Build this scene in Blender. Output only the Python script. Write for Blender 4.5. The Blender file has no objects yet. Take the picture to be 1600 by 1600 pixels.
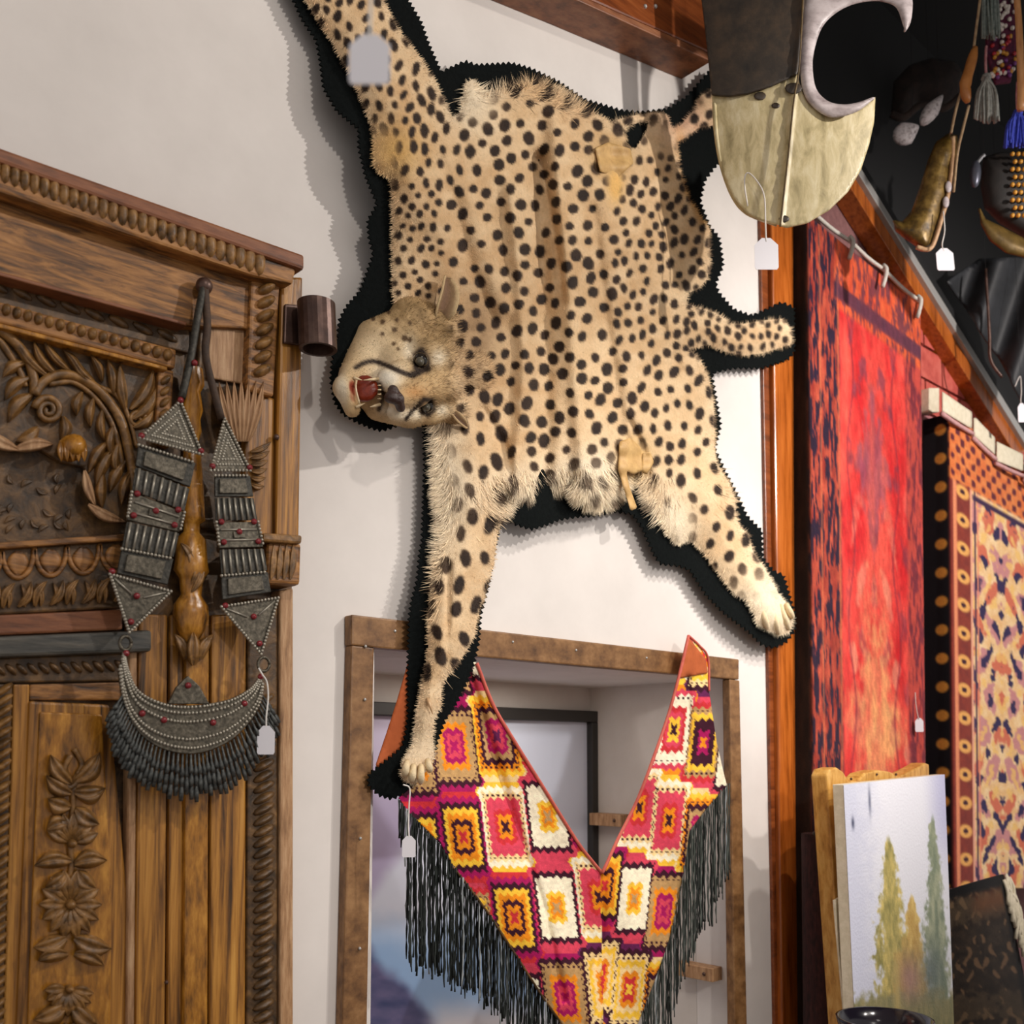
import bpy, math, random
import numpy as np
from mathutils import Vector, Matrix
random.seed(7); RNG = np.random.default_rng(7)
SC = bpy.context.scene
COL = SC.collection
# ------------------------------------------------------------------ camera
# The white wall is the plane y = 0 (room side is -y), x runs along it, z is up.
TH = math.atan(128/1600); YAW = math.radians(42.83)
CP = np.array([-1.6995, -1.8335, 1.6])
cam_d = bpy.data.cameras.new('camera'); cam = bpy.data.objects.new('camera', cam_d); COL.objects.link(cam)
cam.location = CP; cam.rotation_euler = (math.pi/2 + TH, 0, -YAW)
cam_d.sensor_width = 36; cam_d.lens = 36; cam_d.shift_y = 252/1600
cam_d.clip_start = 0.05
cam_d.dof.use_dof = True; cam_d.dof.focus_distance = 2.35; cam_d.dof.aperture_fstop = 3.8
SC.camera = cam
# ------------------------------------------------------------------ world, lights, exposure
wd = bpy.data.worlds.new('world'); SC.world = wd; wd.use_nodes = True
wd.node_tree.nodes['Background'].inputs[0].default_value = (1.0, .95, .92, 1)
wd.node_tree.nodes['Background'].inputs[1].default_value = .52
SC.view_settings.view_transform = 'Standard'; SC.view_settings.look = 'None'
SC.view_settings.gamma = 1; SC.view_settings.use_curve_mapping = False
SC.view_settings.exposure = 0.0
def spot(name, loc, tgt, power, angle, blend=.6, size=.05, col=(1, .88, .76)):
    d = bpy.data.lights.new(name, 'SPOT'); d.energy = power; d.spot_size = math.radians(angle); d.spot_blend = blend
    d.shadow_soft_size = size; d.color = col
    o = bpy.data.objects.new(name, d); COL.objects.link(o); o.location = loc
    o.rotation_euler = (Vector(tgt) - Vector(loc)).to_track_quat('-Z', 'Y').to_euler(); return o
spot('ceiling_spot_skin', (1.30, -2.05, 3.6), (-.1, 0, 2.35), 150, 90, .7, .03, (1, .93, .86))
spot('ceiling_spot_textile', (.80, -1.75, 3.9), (.42, 0, 1.5), 118, 46, .8, .04, (1, .93, .86))
spot('shelf_lamp_niche', (-.45, -2.8, 2.55), (.28, 0, 1.5), 115, 52, .8, .08, (1, .93, .87))
spot('ceiling_spot_rugs', (1.75, -2.6, 3.25), (2.3, 0, 2.45), 290, 76, .7, .06, (1, .92, .87))
spot('ceiling_spot_door', (-1.0, -2.6, 3.9), (-1.0, 0, 2.7), 72, 88, .8, .06, (1, .92, .84))
nl_ = bpy.data.lights.new('niche_fill_light', 'AREA'); nl_.energy = 2.2; nl_.size = .5; nl_.size_y = .12; nl_.shape = 'RECTANGLE'; nl_.color = (1, .90, .80)  # added fill light that brightens the niche, no lamp sits there
no_ = bpy.data.objects.new('niche_fill_light', nl_); COL.objects.link(no_); no_.location = (.3, .30, 1.825)
# ------------------------------------------------------------------ projection helpers (pixel of the photograph -> place)
FH = np.array([math.sin(YAW), math.cos(YAW), 0]); RT = np.array([math.cos(YAW), -math.sin(YAW), 0])
FW = FH*math.cos(TH) + np.array([0, 0, math.sin(TH)]); UP = -FH*math.sin(TH) + np.array([0, 0, math.cos(TH)])
def ray(px, py):
    px = np.asarray(px, float); py = np.asarray(py, float)
    return FW + ((px-800)/1600)[..., None]*RT + ((1052-py)/1600)[..., None]*UP
def W(px, py, n=0.):           # point over the wall plane, n metres out of the wall
    d = ray(px, py); s = (-np.asarray(n, float) - CP[1])/d[..., 1]
    return CP + s[..., None]*d
def Q(px, py, depth):          # point at a distance along the view axis
    d = ray(px, py); return CP + np.asarray(depth, float)[..., None]*d
def proj(P):
    q = np.asarray(P, float) - CP; z = q@FW
    return 800 + 1600*(q@RT)/z, 1052 - 1600*(q@UP)/z
def WP(poly, n=0.):
    a = np.array(poly, float); return W(a[:, 0], a[:, 1], n)
# ------------------------------------------------------------------ mesh helpers
def lin(c):
    c = np.asarray(c, float)/255.; return np.where(c <= .04045, c/12.92, ((c+.055)/1.055)**2.4)
WLOC = {}
def wloc(o): return WLOC[o.name] if o is not None else np.zeros(3)
def put(name, me, loc, parent):
    o = bpy.data.objects.new(name, me); COL.objects.link(o)
    o.location = np.asarray(loc) - wloc(parent)
    if parent is not None: o.parent = parent
    WLOC[o.name] = np.array(loc, float); return o
def mk(name, V, F, mat, parent=None, col=None, smooth=False, bevel=0, solid=0):
    V = np.asarray(V, float); lo = V.min(0); hi = V.max(0); c = (lo+hi)/2; c[2] = lo[2]
    me = bpy.data.meshes.new(name); me.from_pydata((V-c).tolist(), [], [list(map(int, f)) for f in F]); me.update()
    if col is not None:
        a = me.color_attributes.new('Col', 'FLOAT_COLOR', 'POINT')
        cc = np.ones((len(V), 4), np.float32); cc[:, :3] = lin(col); a.data.foreach_set('color', cc.ravel())
    if smooth: me.polygons.foreach_set('use_smooth', np.ones(len(me.polygons), bool))
    if mat is not None: me.materials.append(mat)
    o = put(name, me, c, parent)
    if solid:
        m = o.modifiers.new('thickness', 'SOLIDIFY'); m.thickness = solid; m.offset = -1
    if bevel:
        m = o.modifiers.new('edge', 'BEVEL'); m.width = bevel; m.segments = 2; m.limit_method = 'ANGLE'
    return o
def thing(name, label, cat, loc, group=None):
    o = bpy.data.objects.new(name, None); COL.objects.link(o); o.location = loc; o.empty_display_size = .05
    WLOC[o.name] = np.array(loc, float); return tag(o, label, cat, group)
def tag(o, label, cat, group=None):
    o['label'] = label; o['category'] = cat
    if group: o['group'] = group
    return o
def struct(o, label=None):
    o['kind'] = 'structure'
    if label: o['label'] = label
    return o
class MB:
    def __init__(s): s.V = []; s.F = []; s.C = []; s.n = 0
    def add(s, V, F, c=None):
        V = np.asarray(V, float); s.V.append(V); s.F += [[int(i)+s.n for i in f] for f in F]; s.n += len(V)
        if c is not None: s.C.append(np.broadcast_to(np.asarray(c, float), (len(V), 3)))
        return s
    def build(s, name, mat, parent=None, smooth=False, bevel=0):
        return mk(name, np.vstack(s.V), s.F, mat, parent, np.vstack(s.C) if s.C else None, smooth, bevel)
def prism(front, back):
    n = len(front); V = np.vstack([front, back])
    F = [list(range(n)), list(range(2*n-1, n-1, -1))] + [[i, i+n, (i+1) % n+n, (i+1) % n] for i in range(n)]
    return V, F
def ccw(poly):     # pixel polygon ordered so that the front face looks into the room
    a = np.array(poly, float); s = np.sum(a[:, 0]*np.roll(a[:, 1], -1) - np.roll(a[:, 0], -1)*a[:, 1])
    return a if s < 0 else a[::-1]
def pslab(poly, n0, n1):
    f = WP(ccw(poly), n1); b = f.copy(); b[:, 1] = -n0; return prism(f, b)
def slab(name, poly, n0, n1, mat, parent=None, bevel=.003):
    V, F = pslab(poly, n0, n1); return mk(name, V, F, mat, parent, bevel=bevel)
def box(name, lo, hi, mat, parent=None, bevel=0):
    (a, b, c), (d, e, f) = lo, hi
    V = [(a, b, c), (d, b, c), (d, e, c), (a, e, c), (a, b, f), (d, b, f), (d, e, f), (a, e, f)]
    return mk(name, V, [(3, 2, 1, 0), (4, 5, 6, 7), (0, 1, 5, 4), (1, 2, 6, 5), (2, 3, 7, 6), (3, 0, 4, 7)], mat, parent, bevel=bevel)
def ellip(c, ax, seg=10, rings=6):      # ax: rows are the three half axes
    V = []; F = []; ax = np.asarray(ax, float)
    for i in range(rings+1):
        th = math.pi*i/rings
        for j in range(seg):
            ph = 2*math.pi*j/seg
            V.append(np.asarray(c) + ax[0]*math.sin(th)*math.cos(ph) + ax[1]*math.sin(th)*math.sin(ph) + ax[2]*math.cos(th))
    flip = np.linalg.det(ax) < 0
    for i in range(rings):
        for j in range(seg):
            q = [i*seg+j, (i+1)*seg+j, (i+1)*seg+(j+1) % seg, i*seg+(j+1) % seg]
            F.append(q[::-1] if flip else q)
    return np.array(V), F
def ball(c, r, seg=8, rings=6): return ellip(c, np.eye(3)*r, seg, rings)
def tube(pts, rad, seg=6, flat=None):
    P = np.asarray(pts, float); n = len(P); rad = np.broadcast_to(np.asarray(rad, float), (n,))
    T = np.gradient(P, axis=0); T /= np.linalg.norm(T, axis=1)[:, None]+1e-9
    ref = np.array([0, -1., 0])
    V = []; F = []
    for i in range(n):
        a = np.cross(T[i], ref)
        if np.linalg.norm(a) < .1: a = np.cross(T[i], [1., 0, 0])
        a /= np.linalg.norm(a); b = np.cross(a, T[i])
        for j in range(seg):
            t = 2*math.pi*j/seg; V.append(P[i] + rad[i]*(a*math.cos(t) + b*math.sin(t)*(flat or 1)))
    for i in range(n-1):
        for j in range(seg): F.append([i*seg+j, (i+1)*seg+j, (i+1)*seg+(j+1) % seg, i*seg+(j+1) % seg])
    F.append(list(range(seg))); F.append(list(range((n-1)*seg, n*seg))[::-1])
    return np.array(V), F
def spline(pts, n=24):          # Catmull-Rom
    P = np.asarray(pts, float); P = np.vstack([2*P[0]-P[1], P, 2*P[-1]-P[-2]]); out = []
    m = len(P)-3
    for k in range(n):
        t = k/(n-1)*m; i = min(int(t), m-1); u = t-i
        a, b, c, d = P[i:i+4]
        out.append(.5*((2*b) + (-a+c)*u + (2*a-5*b+4*c-d)*u*u + (-a+3*b-3*c+d)*u**3))
    return np.array(out)
TAB = np.random.default_rng(3).random((64, 256, 256)).astype(np.float32)
def vn(x, y, seed=0):
    x = np.asarray(x, float); y = np.asarray(y, float); T = TAB[seed % 64]
    xi = np.floor(x).astype(int); yi = np.floor(y).astype(int); u = x-xi; v = y-yi
    u = u*u*(3-2*u); v = v*v*(3-2*v); a = xi & 255; b = (xi+1) & 255; c = yi & 255; d = (yi+1) & 255
    return (T[a, c]*(1-u)+T[b, c]*u)*(1-v) + (T[a, d]*(1-u)+T[b, d]*u)*v
def fbm(x, y, seed=0, o=4):
    s = 0; a = .5
    for k in range(o): s = s+a*vn(x*2**k, y*2**k, seed+k); a *= .5
    return s/(1-.5**o)
def mix(a, b, t):
    t = np.clip(np.asarray(t, float), 0, 1)[..., None]; return np.asarray(a, float)*(1-t)+np.asarray(b, float)*t
def sst(e0, e1, x):
    t = np.clip((x-e0)/(e1-e0), 0, 1); return t*t*(3-2*t)
def inpoly(poly, X, Y):
    P = np.asarray(poly, float); ins = np.zeros(X.shape, bool); D = np.full(X.shape, 1e9); NX = X.copy(); NY = Y.copy()
    for (x0, y0), (x1, y1) in zip(P, np.roll(P, -1, 0)):
        c = (y0 > Y) != (y1 > Y)
        with np.errstate(divide='ignore', invalid='ignore'):
            xx = (x1-x0)*(Y-y0)/((y1-y0) if y1 != y0 else 1e-9)+x0
        ins ^= c & (X < xx)
        L = (x1-x0)**2+(y1-y0)**2+1e-9; t = np.clip(((X-x0)*(x1-x0)+(Y-y0)*(y1-y0))/L, 0, 1)
        qx = x0+t*(x1-x0); qy = y0+t*(y1-y0); d = (X-qx)**2+(Y-qy)**2; m = d < D
        D = np.where(m, d, D); NX = np.where(m, qx, NX); NY = np.where(m, qy, NY)
    return ins, np.sqrt(D), NX, NY
def psheet(poly, step, holes=()):      # dense grid clipped to a pixel polygon; returns px, py, edge distance, faces
    P = np.asarray(poly, float); x0, y0 = P.min(0)-step; x1, y1 = P.max(0)+step
    gx = np.arange(x0, x1, step); gy = np.arange(y0, y1, step); X, Y = np.meshgrid(gx, gy)
    ins, D, NX, NY = inpoly(P, X, Y)
    for h in holes:
        i2, d2, ax, ay = inpoly(h, X, Y)
        m = d2 < D; NX = np.where(m, ax, NX); NY = np.where(m, ay, NY); D = np.minimum(D, d2); ins &= ~i2
    cc, _, _, _ = inpoly(P, X[:-1, :-1]+step/2, Y[:-1, :-1]+step/2)
    for h in holes: cc &= ~inpoly(h, X[:-1, :-1]+step/2, Y[:-1, :-1]+step/2)[0]
    ct = np.zeros(X.shape, int); ct[:-1, :-1] += cc; ct[1:, :-1] += cc; ct[:-1, 1:] += cc; ct[1:, 1:] += cc
    ins &= ~((ct < 4) & (D < step*.8))
    X = np.where(ins, X, NX); Y = np.where(ins, Y, NY); D = np.where(ins, D, 0)
    idx = np.arange(X.size).reshape(X.shape)
    q = np.stack([idx[:-1, :-1], idx[1:, :-1], idx[1:, 1:], idx[:-1, 1:]], -1)[cc]
    used = np.unique(q); rm = np.full(X.size, -1); rm[used] = np.arange(len(used))
    return X.ravel()[used], Y.ravel()[used], D.ravel()[used], rm[q]
def grid(nu, nv):
    i = np.arange(nu*nv).reshape(nv, nu)
    return np.stack([i[:-1, :-1], i[1:, :-1], i[1:, 1:], i[:-1, 1:]], -1).reshape(-1, 4)
# ------------------------------------------------------------------ materials
def newmat(name):
    m = bpy.data.materials.new(name); m.use_nodes = True; nt = m.node_tree
    return m, nt, nt.nodes['Principled BSDF']
def L4(c): return (*lin(c), 1)
def addbump(nt, b, scale, strength, dist=.01, stretch=(1, 1, 1), detail=4):
    tc = nt.nodes.new('ShaderNodeTexCoord'); mp = nt.nodes.new('ShaderNodeMapping'); mp.inputs['Scale'].default_value = stretch
    nz = nt.nodes.new('ShaderNodeTexNoise'); nz.inputs['Scale'].default_value = scale; nz.inputs['Detail'].default_value = detail
    bp = nt.nodes.new('ShaderNodeBump'); bp.inputs['Strength'].default_value = strength; bp.inputs['Distance'].default_value = dist
    nt.links.new(tc.outputs['Object'], mp.inputs[0]); nt.links.new(mp.outputs[0], nz.inputs['Vector'])
    nt.links.new(nz.outputs[0], bp.inputs['Height']); nt.links.new(bp.outputs[0], b.inputs['Normal'])
def plain(name, c, rough=.6, metal=0, bump=0, bs=60):
    m, nt, b = newmat(name); b.inputs['Base Color'].default_value = L4(c); b.inputs['Roughness'].default_value = rough
    b.inputs['Metallic'].default_value = metal
    if bump: addbump(nt, b, bs, bump)
    return m
def noisy(name, cols, scale, stretch=(1, 1, 1), rough=.6, metal=0, bump=.2, bdist=.004, detail=6, dist=0, pos=None, spec=.5):
    m, nt, b = newmat(name); tc = nt.nodes.new('ShaderNodeTexCoord'); mp = nt.nodes.new('ShaderNodeMapping')
    mp.inputs['Scale'].default_value = stretch
    nz = nt.nodes.new('ShaderNodeTexNoise'); nz.inputs['Scale'].default_value = scale; nz.inputs['Detail'].default_value = detail
    nz.inputs['Roughness'].default_value = .65; nz.inputs['Distortion'].default_value = dist
    oi = nt.nodes.new('ShaderNodeObjectInfo'); ad = nt.nodes.new('ShaderNodeVectorMath'); ad.operation = 'ADD'
    sc = nt.nodes.new('ShaderNodeVectorMath'); sc.operation = 'SCALE'; sc.inputs['Scale'].default_value = 1
    nt.links.new(tc.outputs['Object'], ad.inputs[0]); nt.links.new(oi.outputs['Location'], ad.inputs[1])
    nt.links.new(ad.outputs[0], mp.inputs[0]); nt.links.new(mp.outputs[0], nz.inputs['Vector'])
    rp = nt.nodes.new('ShaderNodeValToRGB'); n = len(cols); e = rp.color_ramp.elements
    pos = pos or [.3+.4*i/(n-1) for i in range(n)]
    e[0].position = pos[0]; e[0].color = L4(cols[0]); e[1].position = pos[-1]; e[1].color = L4(cols[-1])
    for p, c in list(zip(pos, cols))[1:-1]: x = e.new(p); x.color = L4(c)
    nt.links.new(nz.outputs[0], rp.inputs[0]); nt.links.new(rp.outputs[0], b.inputs['Base Color'])
    b.inputs['Roughness'].default_value = rough; b.inputs['Metallic'].default_value = metal; b.inputs['Specular IOR Level'].default_value = spec
    if bump:
        bp = nt.nodes.new('ShaderNodeBump'); bp.inputs['Strength'].default_value = bump; bp.inputs['Distance'].default_value = bdist
        nt.links.new(nz.outputs[0], bp.inputs['Height']); nt.links.new(bp.outputs[0], b.inputs['Normal'])
    return m
def vcol(name, rough=.8, bump=0, bs=200, spec=.3, var=.0, vs=80, sheen=0):
    m, nt, b = newmat(name); a = nt.nodes.new('ShaderNodeVertexColor'); a.layer_name = 'Col'
    out = a.outputs[0]
    if var:
        tc = nt.nodes.new('ShaderNodeTexCoord'); nz = nt.nodes.new('ShaderNodeTexNoise'); nz.inputs['Scale'].default_value = vs; nz.inputs['Detail'].default_value = 5
        mr = nt.nodes.new('ShaderNodeMapRange'); mr.inputs['From Min'].default_value = .25; mr.inputs['From Max'].default_value = .75
        mr.inputs['To Min'].default_value = 1-var; mr.inputs['To Max'].default_value = 1+var
        vm = nt.nodes.new('ShaderNodeVectorMath'); vm.operation = 'SCALE'
        nt.links.new(tc.outputs['Object'], nz.inputs['Vector']); nt.links.new(nz.outputs[0], mr.inputs[0])
        nt.links.new(out, vm.inputs[0]); nt.links.new(mr.outputs[0], vm.inputs['Scale']); out = vm.outputs[0]
    nt.links.new(out, b.inputs['Base Color']); b.inputs['Roughness'].default_value = rough; b.inputs['Specular IOR Level'].default_value = spec
    b.inputs['Sheen Weight'].default_value = sheen
    if bump: addbump(nt, b, bs, bump, .004)
    return m
M = {}
M['wall'] = noisy('painted_plaster', [(208, 202, 197), (222, 216, 211)], 3, rough=.75, bump=.15, bdist=.004)
M['niche'] = noisy('niche_plaster', [(196, 188, 180), (212, 205, 198)], 3, rough=.8, bump=.1)
M['wood_h'] = noisy('old_wood_lengthwise', [(44, 28, 13), (108, 70, 32), (156, 106, 52), (184, 132, 74)], 9, (1.2, 6, 9), .48, bump=.5, dist=.6, pos=[.3, .44, .56, .72])
M['wood_v'] = noisy('old_wood_upright', [(40, 25, 8), (118, 76, 26), (172, 118, 46), (204, 150, 70)], 9, (9, 6, .35), .4, bump=.5, dist=.6, pos=[.3, .43, .56, .72])
M['wood_d'] = noisy('dark_carved_wood', [(34, 24, 12), (82, 58, 30), (126, 92, 52)], 22, (1.5, 1.5, 1.5), .45, bump=.5, dist=.5)
M['wood_c'] = noisy('carved_wood', [(58, 40, 18), (124, 88, 44), (168, 124, 70)], 20, (2, 2, 2), .42, bump=.4, dist=.4)
M['wood_lip'] = noisy('reddish_wood', [(84, 46, 24), (128, 76, 44), (150, 98, 62)], 8, (1.5, 5, 9), .5, bump=.3)
M['wood_g'] = noisy('polished_golden_wood', [(78, 48, 12), (160, 106, 32), (204, 146, 58)], 12, (5, 5, 1.2), .25, bump=.3)
M['wood_pale'] = noisy('pale_worn_wood', [(120, 86, 56), (168, 128, 90), (196, 160, 122)], 14, (8, 6, 1), .6, bump=.4)
M['wood_blue'] = noisy('grey_painted_rail', [(40, 40, 38), (70, 68, 62), (96, 90, 80)], 12, (1, 6, 8), .45, bump=.3)
M['mahog'] = noisy('varnished_post', [(120, 58, 16), (168, 88, 30), (190, 106, 42)], 7, (8, 8, .7), .22, bump=.1)
M['mahog_h'] = noisy('varnished_beam', [(84, 40, 16), (124, 62, 26), (146, 80, 38)], 7, (.7, 8, 8), .3, bump=.1)
M['frame'] = noisy('brown_stained_board', [(78, 50, 26), (122, 86, 50), (150, 112, 72)], 10, (2, 6, 2.5), .5, bump=.2)
M['iron'] = noisy('brown_iron', [(52, 36, 32), (80, 58, 50), (106, 84, 74)], 18, rough=.4, metal=.5, bump=.15)
M['black'] = plain('black_paint', (9, 9, 10), .7)
M['felt'] = noisy('black_felt', [(6, 9, 9), (14, 18, 18)], 120, rough=.95, bump=.4, spec=.1)
M['felt2'] = M['felt']
M['fur'] = vcol('spotted_fur', .72, .5, 380, .25, .10, 120, .05)
M['furb'] = vcol('fur_hairs', .75, spec=.2)
M['face'] = vcol('head_fur', .7, .35, 420, .25, .12, 150)
M['silver'] = noisy('tarnished_silver', [(46, 42, 34), (84, 78, 66), (118, 110, 96)], 150, rough=.42, metal=.55, bump=.5, bdist=.002)
M['silver2'] = noisy('dark_silver', [(30, 29, 26), (58, 56, 50), (84, 80, 73)], 150, rough=.5, metal=.5, bump=.6, bdist=.002)
M['bead'] = plain('silver_bead', (168, 162, 148), .35, .6)
M['stone'] = plain('red_glass', (128, 36, 42), .2)
M['cardw'] = plain('white_card', (232, 230, 236), .6)
M['string'] = plain('white_string', (226, 222, 216), .7)
M['cloth'] = vcol('woven_kilim', .85, .35, 500, .15, .10, 300)
M['rug'] = vcol('wool_rug', .9, .4, 300, .1, .14, 160, .1)
M['fringe'] = vcol('black_fringe', .75, spec=.25)
M['orange'] = noisy('orange_lining', [(168, 80, 34), (188, 94, 44)], 30, rough=.8, bump=.2)
M['piping'] = noisy('pink_binding', [(186, 84, 72), (208, 104, 88)], 60, rough=.8, bump=.2)
M['brick'] = noisy('painted_brick', [(150, 92, 96), (176, 118, 122), (190, 136, 140)], 16, rough=.7, bump=.4)
M['brickr'] = noisy('red_painted_brick', [(168, 64, 56), (196, 90, 78), (210, 112, 98)], 16, rough=.65, bump=.4)
M['mortar'] = noisy('mortar', [(112, 74, 74), (140, 98, 96)], 40, rough=.9, bump=.4)
M['chrome'] = plain('grey_metal_strip', (178, 176, 172), .35, .35)
M['cream'] = noisy('cream_cotton', [(210, 200, 172), (232, 222, 198)], 50, rough=.9, bump=.4)
M['hook'] = noisy('pale_cord', [(190, 184, 172), (216, 210, 200)], 60, rough=.8, bump=.3)
M['raw'] = noisy('rawhide', [(150, 136, 96), (198, 182, 138), (222, 210, 174)], 14, (2, 2, .8), .42, bump=.3, dist=.4)
M['leather'] = noisy('dark_leather', [(26, 22, 18), (52, 42, 32), (74, 58, 42)], 16, rough=.5, bump=.4)
M['bone'] = noisy('pale_horn', [(136, 122, 122), (190, 178, 178), (214, 204, 204)], 14, (1, 1, 2), .4, bump=.25)
M['floor'] = noisy('floor_tiles', [(120, 96, 76), (150, 122, 98)], 4, rough=.5, bump=.1)
# ------------------------------------------------------------------ the room shell
xl, xr = -.409, .905; zt, zb = 1.832, .62
def wallbox(name, lo, hi): return struct(box(name, lo, hi, M['wall']))
wall = struct(box('wall_back', (-3.2, 0, 0), (xl, .14, 4.6), M['wall']), 'white plastered wall behind the skin')
box('wall_section', (xr, 0, 0), (1.32, .14, 4.6), M['wall'], wall)
box('wall_section', (xl, 0, zt), (xr, .14, 4.6), M['wall'], wall)
box('wall_section', (xl, 0, 0), (xr, .14, zb), M['wall'], wall)
nb = .58
nw = struct(box('wall_niche', (xl-.1, nb, zb-.1), (xr+.1, nb+.05, zt+.1), M['niche']), 'beige back wall inside the niche')
box('niche_ceiling', (xl, .141, zt), (xr+.05, nb, zt+.06), M['wall'], nw)
box('niche_cheek', (xr, .141, zb), (xr+.05, nb, zt), M['niche'], nw)
box('niche_cheek', (xl-.05, .141, zb), (xl, nb, zt), M['niche'], nw)
box('niche_shelf', (xl, .141, zb-.05), (xr, nb, zb), M['niche'], nw)
floor = struct(box('floor', (-4, -4.5, -.05), (5, 1.2, 0), M['floor']), 'tiled floor')
struct(box('ceiling', (-4, -4.5, 4.6), (.9, .14, 4.65), M['wall']), 'white ceiling')
ceil2 = struct(box('ceiling_dark', (.9005, -4.5, 4.6), (7, .14, 4.65), M['black']), 'black painted ceiling on the rug side')
# brick wall to the right: each brick in view is a piece of it
bw = struct(box('wall_right', (1.3205, .03, 0), (6, .14, 4.6), M['mortar']), 'painted block wall behind the rugs')
bme = {}
for key, mm in (('brick', M['brick']), ('brickr', M['brickr'])):
    o = box('brick_proto', (-.155, -.012, 0), (.155, .03, .128), mm); bme[key] = o.data; WLOC.pop(o.name, None); bpy.data.objects.remove(o)
for r in range(32):
    z = .2+r*.14
    for c in range(14):
        x = 1.5+c*.325+(.16 if r % 2 else 0)
        qx, qy = proj(np.array([x, .02, z+.07]))
        if not (1405 < qx < 1640 and 430 < qy < 1500): continue
        if 1500 < qx and qy > 760: continue
        if qy < 330+1.5*(qx-1360)-40: continue
        put('brick', bme['brickr' if z > 2.9 else 'brick'], (x, .03, z+random.uniform(-.002, .002)), bw)
# dark upper wall and the sloping cornice rail
RA, RB = (1262, 150), (1604, 704)
up = struct(slab('wall_upper', [(1188, 40), RA, (1604, 704), (1660, 760), (2300, 760), (2300, -700), (1188, -700)], -.029, .0, M['black'], None, 0), 'black upper wall over the rugs')
dv = np.array([RB[0]-RA[0], RB[1]-RA[1]], float); dv /= np.linalg.norm(dv); nv = np.array([dv[1], -dv[0]])
def railq(a, b): A, B = np.array(RA), np.array(RB); return [A+nv*a, B+nv*a, B+nv*b, A+nv*b]
rt = thing('cornice_rail', 'sloping orange-brown wooden rail with grey metal strip above the rugs', 'rail', W(1430, 430, .02))
slab('rail_board', railq(-18, 3), -.028, .05, M['mahog'], rt)
slab('metal_strip', railq(4, 12), -.028, .07, M['chrome'], rt)
slab('black_edge', railq(12.5, 19), -.028, .06, M['black'], rt)
# corner post
pt = struct(slab('trim_1', [(1188, 330), (1208, 330), (1226, 1640), (1212, 1640)], .0, .012, M['mahog_h'], None, .002), 'dark brown edge strip of the wooden corner post')
struct(slab('trim_2', [(1206, 330), (1246, 330), (1268, 1640), (1224, 1640)], .0, .03, M['mahog'], None, .006), 'orange varnished wooden post at the wall end')
# ceiling beam over the skin
bm_ = thing('ceiling_beam', 'reddish brown wooden beam at the top beside the rawhide panel', 'beam', W(1010, 20, .05))
slab('beam_board', [(700, -200), (900, -112), (1112, -20), (1112, 84), (905, -8), (700, -96)], 0, .10, M['mahog_h'], bm_, .006)
slab('beam_bead', [(700, -96), (905, -8), (1112, 84), (1112, 96), (905, 2), (700, -88)], 0, .112, M['wood_lip'], bm_, .003)
for sx in (1008, 1024):
    V, F = ball(W(sx, 10, .1005), .006); mk('screw', V, F, M['chrome'], bm_, smooth=True)
# ------------------------------------------------------------------ niche frame, picture, cleats
nf = thing('niche_frame', 'brown stained board frame around the wall niche', 'frame', (.25, -.01, .6))
slab('board', [(550, 960), (1155, 1030), (1155, 1062), (585, 1012), (550, 1008)], 0, .03, M['frame'], nf, .004)
slab('board', [(550, 1008), (585, 1012), (573, 1660), (534, 1660)], 0, .028, M['frame'], nf, .004)
slab('board', [(1140, 1061), (1156, 1063), (1169, 1660), (1149, 1660)], 0, .028, M['frame'], nf, .004)
box('board', (-.47, -.028, .56), (.97, 0, .62), M['frame'], nf)
for sx, sy in ((617, 986), (801, 1003), (900, 1016), (1010, 1028), (571, 1010), (570, 1093), (563, 1310), (562, 1482)):
    V, F = ball(W(sx, sy, .03), .0035); mk('screw', V, F, M['chrome'], nf, smooth=True)
pic = thing('framed_picture', 'dark framed lavender picture with a painted-in patch of light inside the niche', 'picture', (.25, nb-.02, .7))
yb = nb-.002; pz = W(928, 1112, -nb)[2]; pxr = W(926, 1112, -nb)[0]
def fbar(lo, hi): box('frame_bar', lo, hi, M['picframe'], pic, .003)
M['picframe'] = plain('dark_grey_frame', (44, 42, 40), .5)
fbar((xl, yb-.035, pz-.038), (pxr, yb, pz)); fbar((pxr-.042, yb-.035, .70), (pxr, yb, pz-.038)); fbar((xl, yb-.035, .64), (pxr, yb, .70))
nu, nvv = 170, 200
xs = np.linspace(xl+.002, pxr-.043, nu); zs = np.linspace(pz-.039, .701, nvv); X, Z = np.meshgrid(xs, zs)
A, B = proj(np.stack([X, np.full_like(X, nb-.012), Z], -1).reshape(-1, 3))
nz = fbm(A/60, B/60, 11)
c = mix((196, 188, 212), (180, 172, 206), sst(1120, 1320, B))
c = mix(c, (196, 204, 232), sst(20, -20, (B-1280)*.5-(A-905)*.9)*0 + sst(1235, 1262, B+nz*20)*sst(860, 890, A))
ridge = 1290+(640-A)*1.5+nz*40                      # edge of the white light patch, painted into the picture's colours
lit_band = sst(-25, 25, B-ridge)
c = mix(c, mix((214, 222, 240), (150, 184, 226), sst(1440, 1530, B+nz*60)), lit_band)
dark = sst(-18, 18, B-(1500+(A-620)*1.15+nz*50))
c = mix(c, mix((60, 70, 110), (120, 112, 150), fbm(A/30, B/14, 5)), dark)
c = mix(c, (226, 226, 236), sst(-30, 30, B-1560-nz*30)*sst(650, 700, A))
o = mk('canvas', np.stack([X, np.full_like(X, nb-.012), Z], -1).reshape(-1, 3), grid(nu, nvv), vcol('printed_picture', .45), pic, c, solid=.008)
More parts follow.
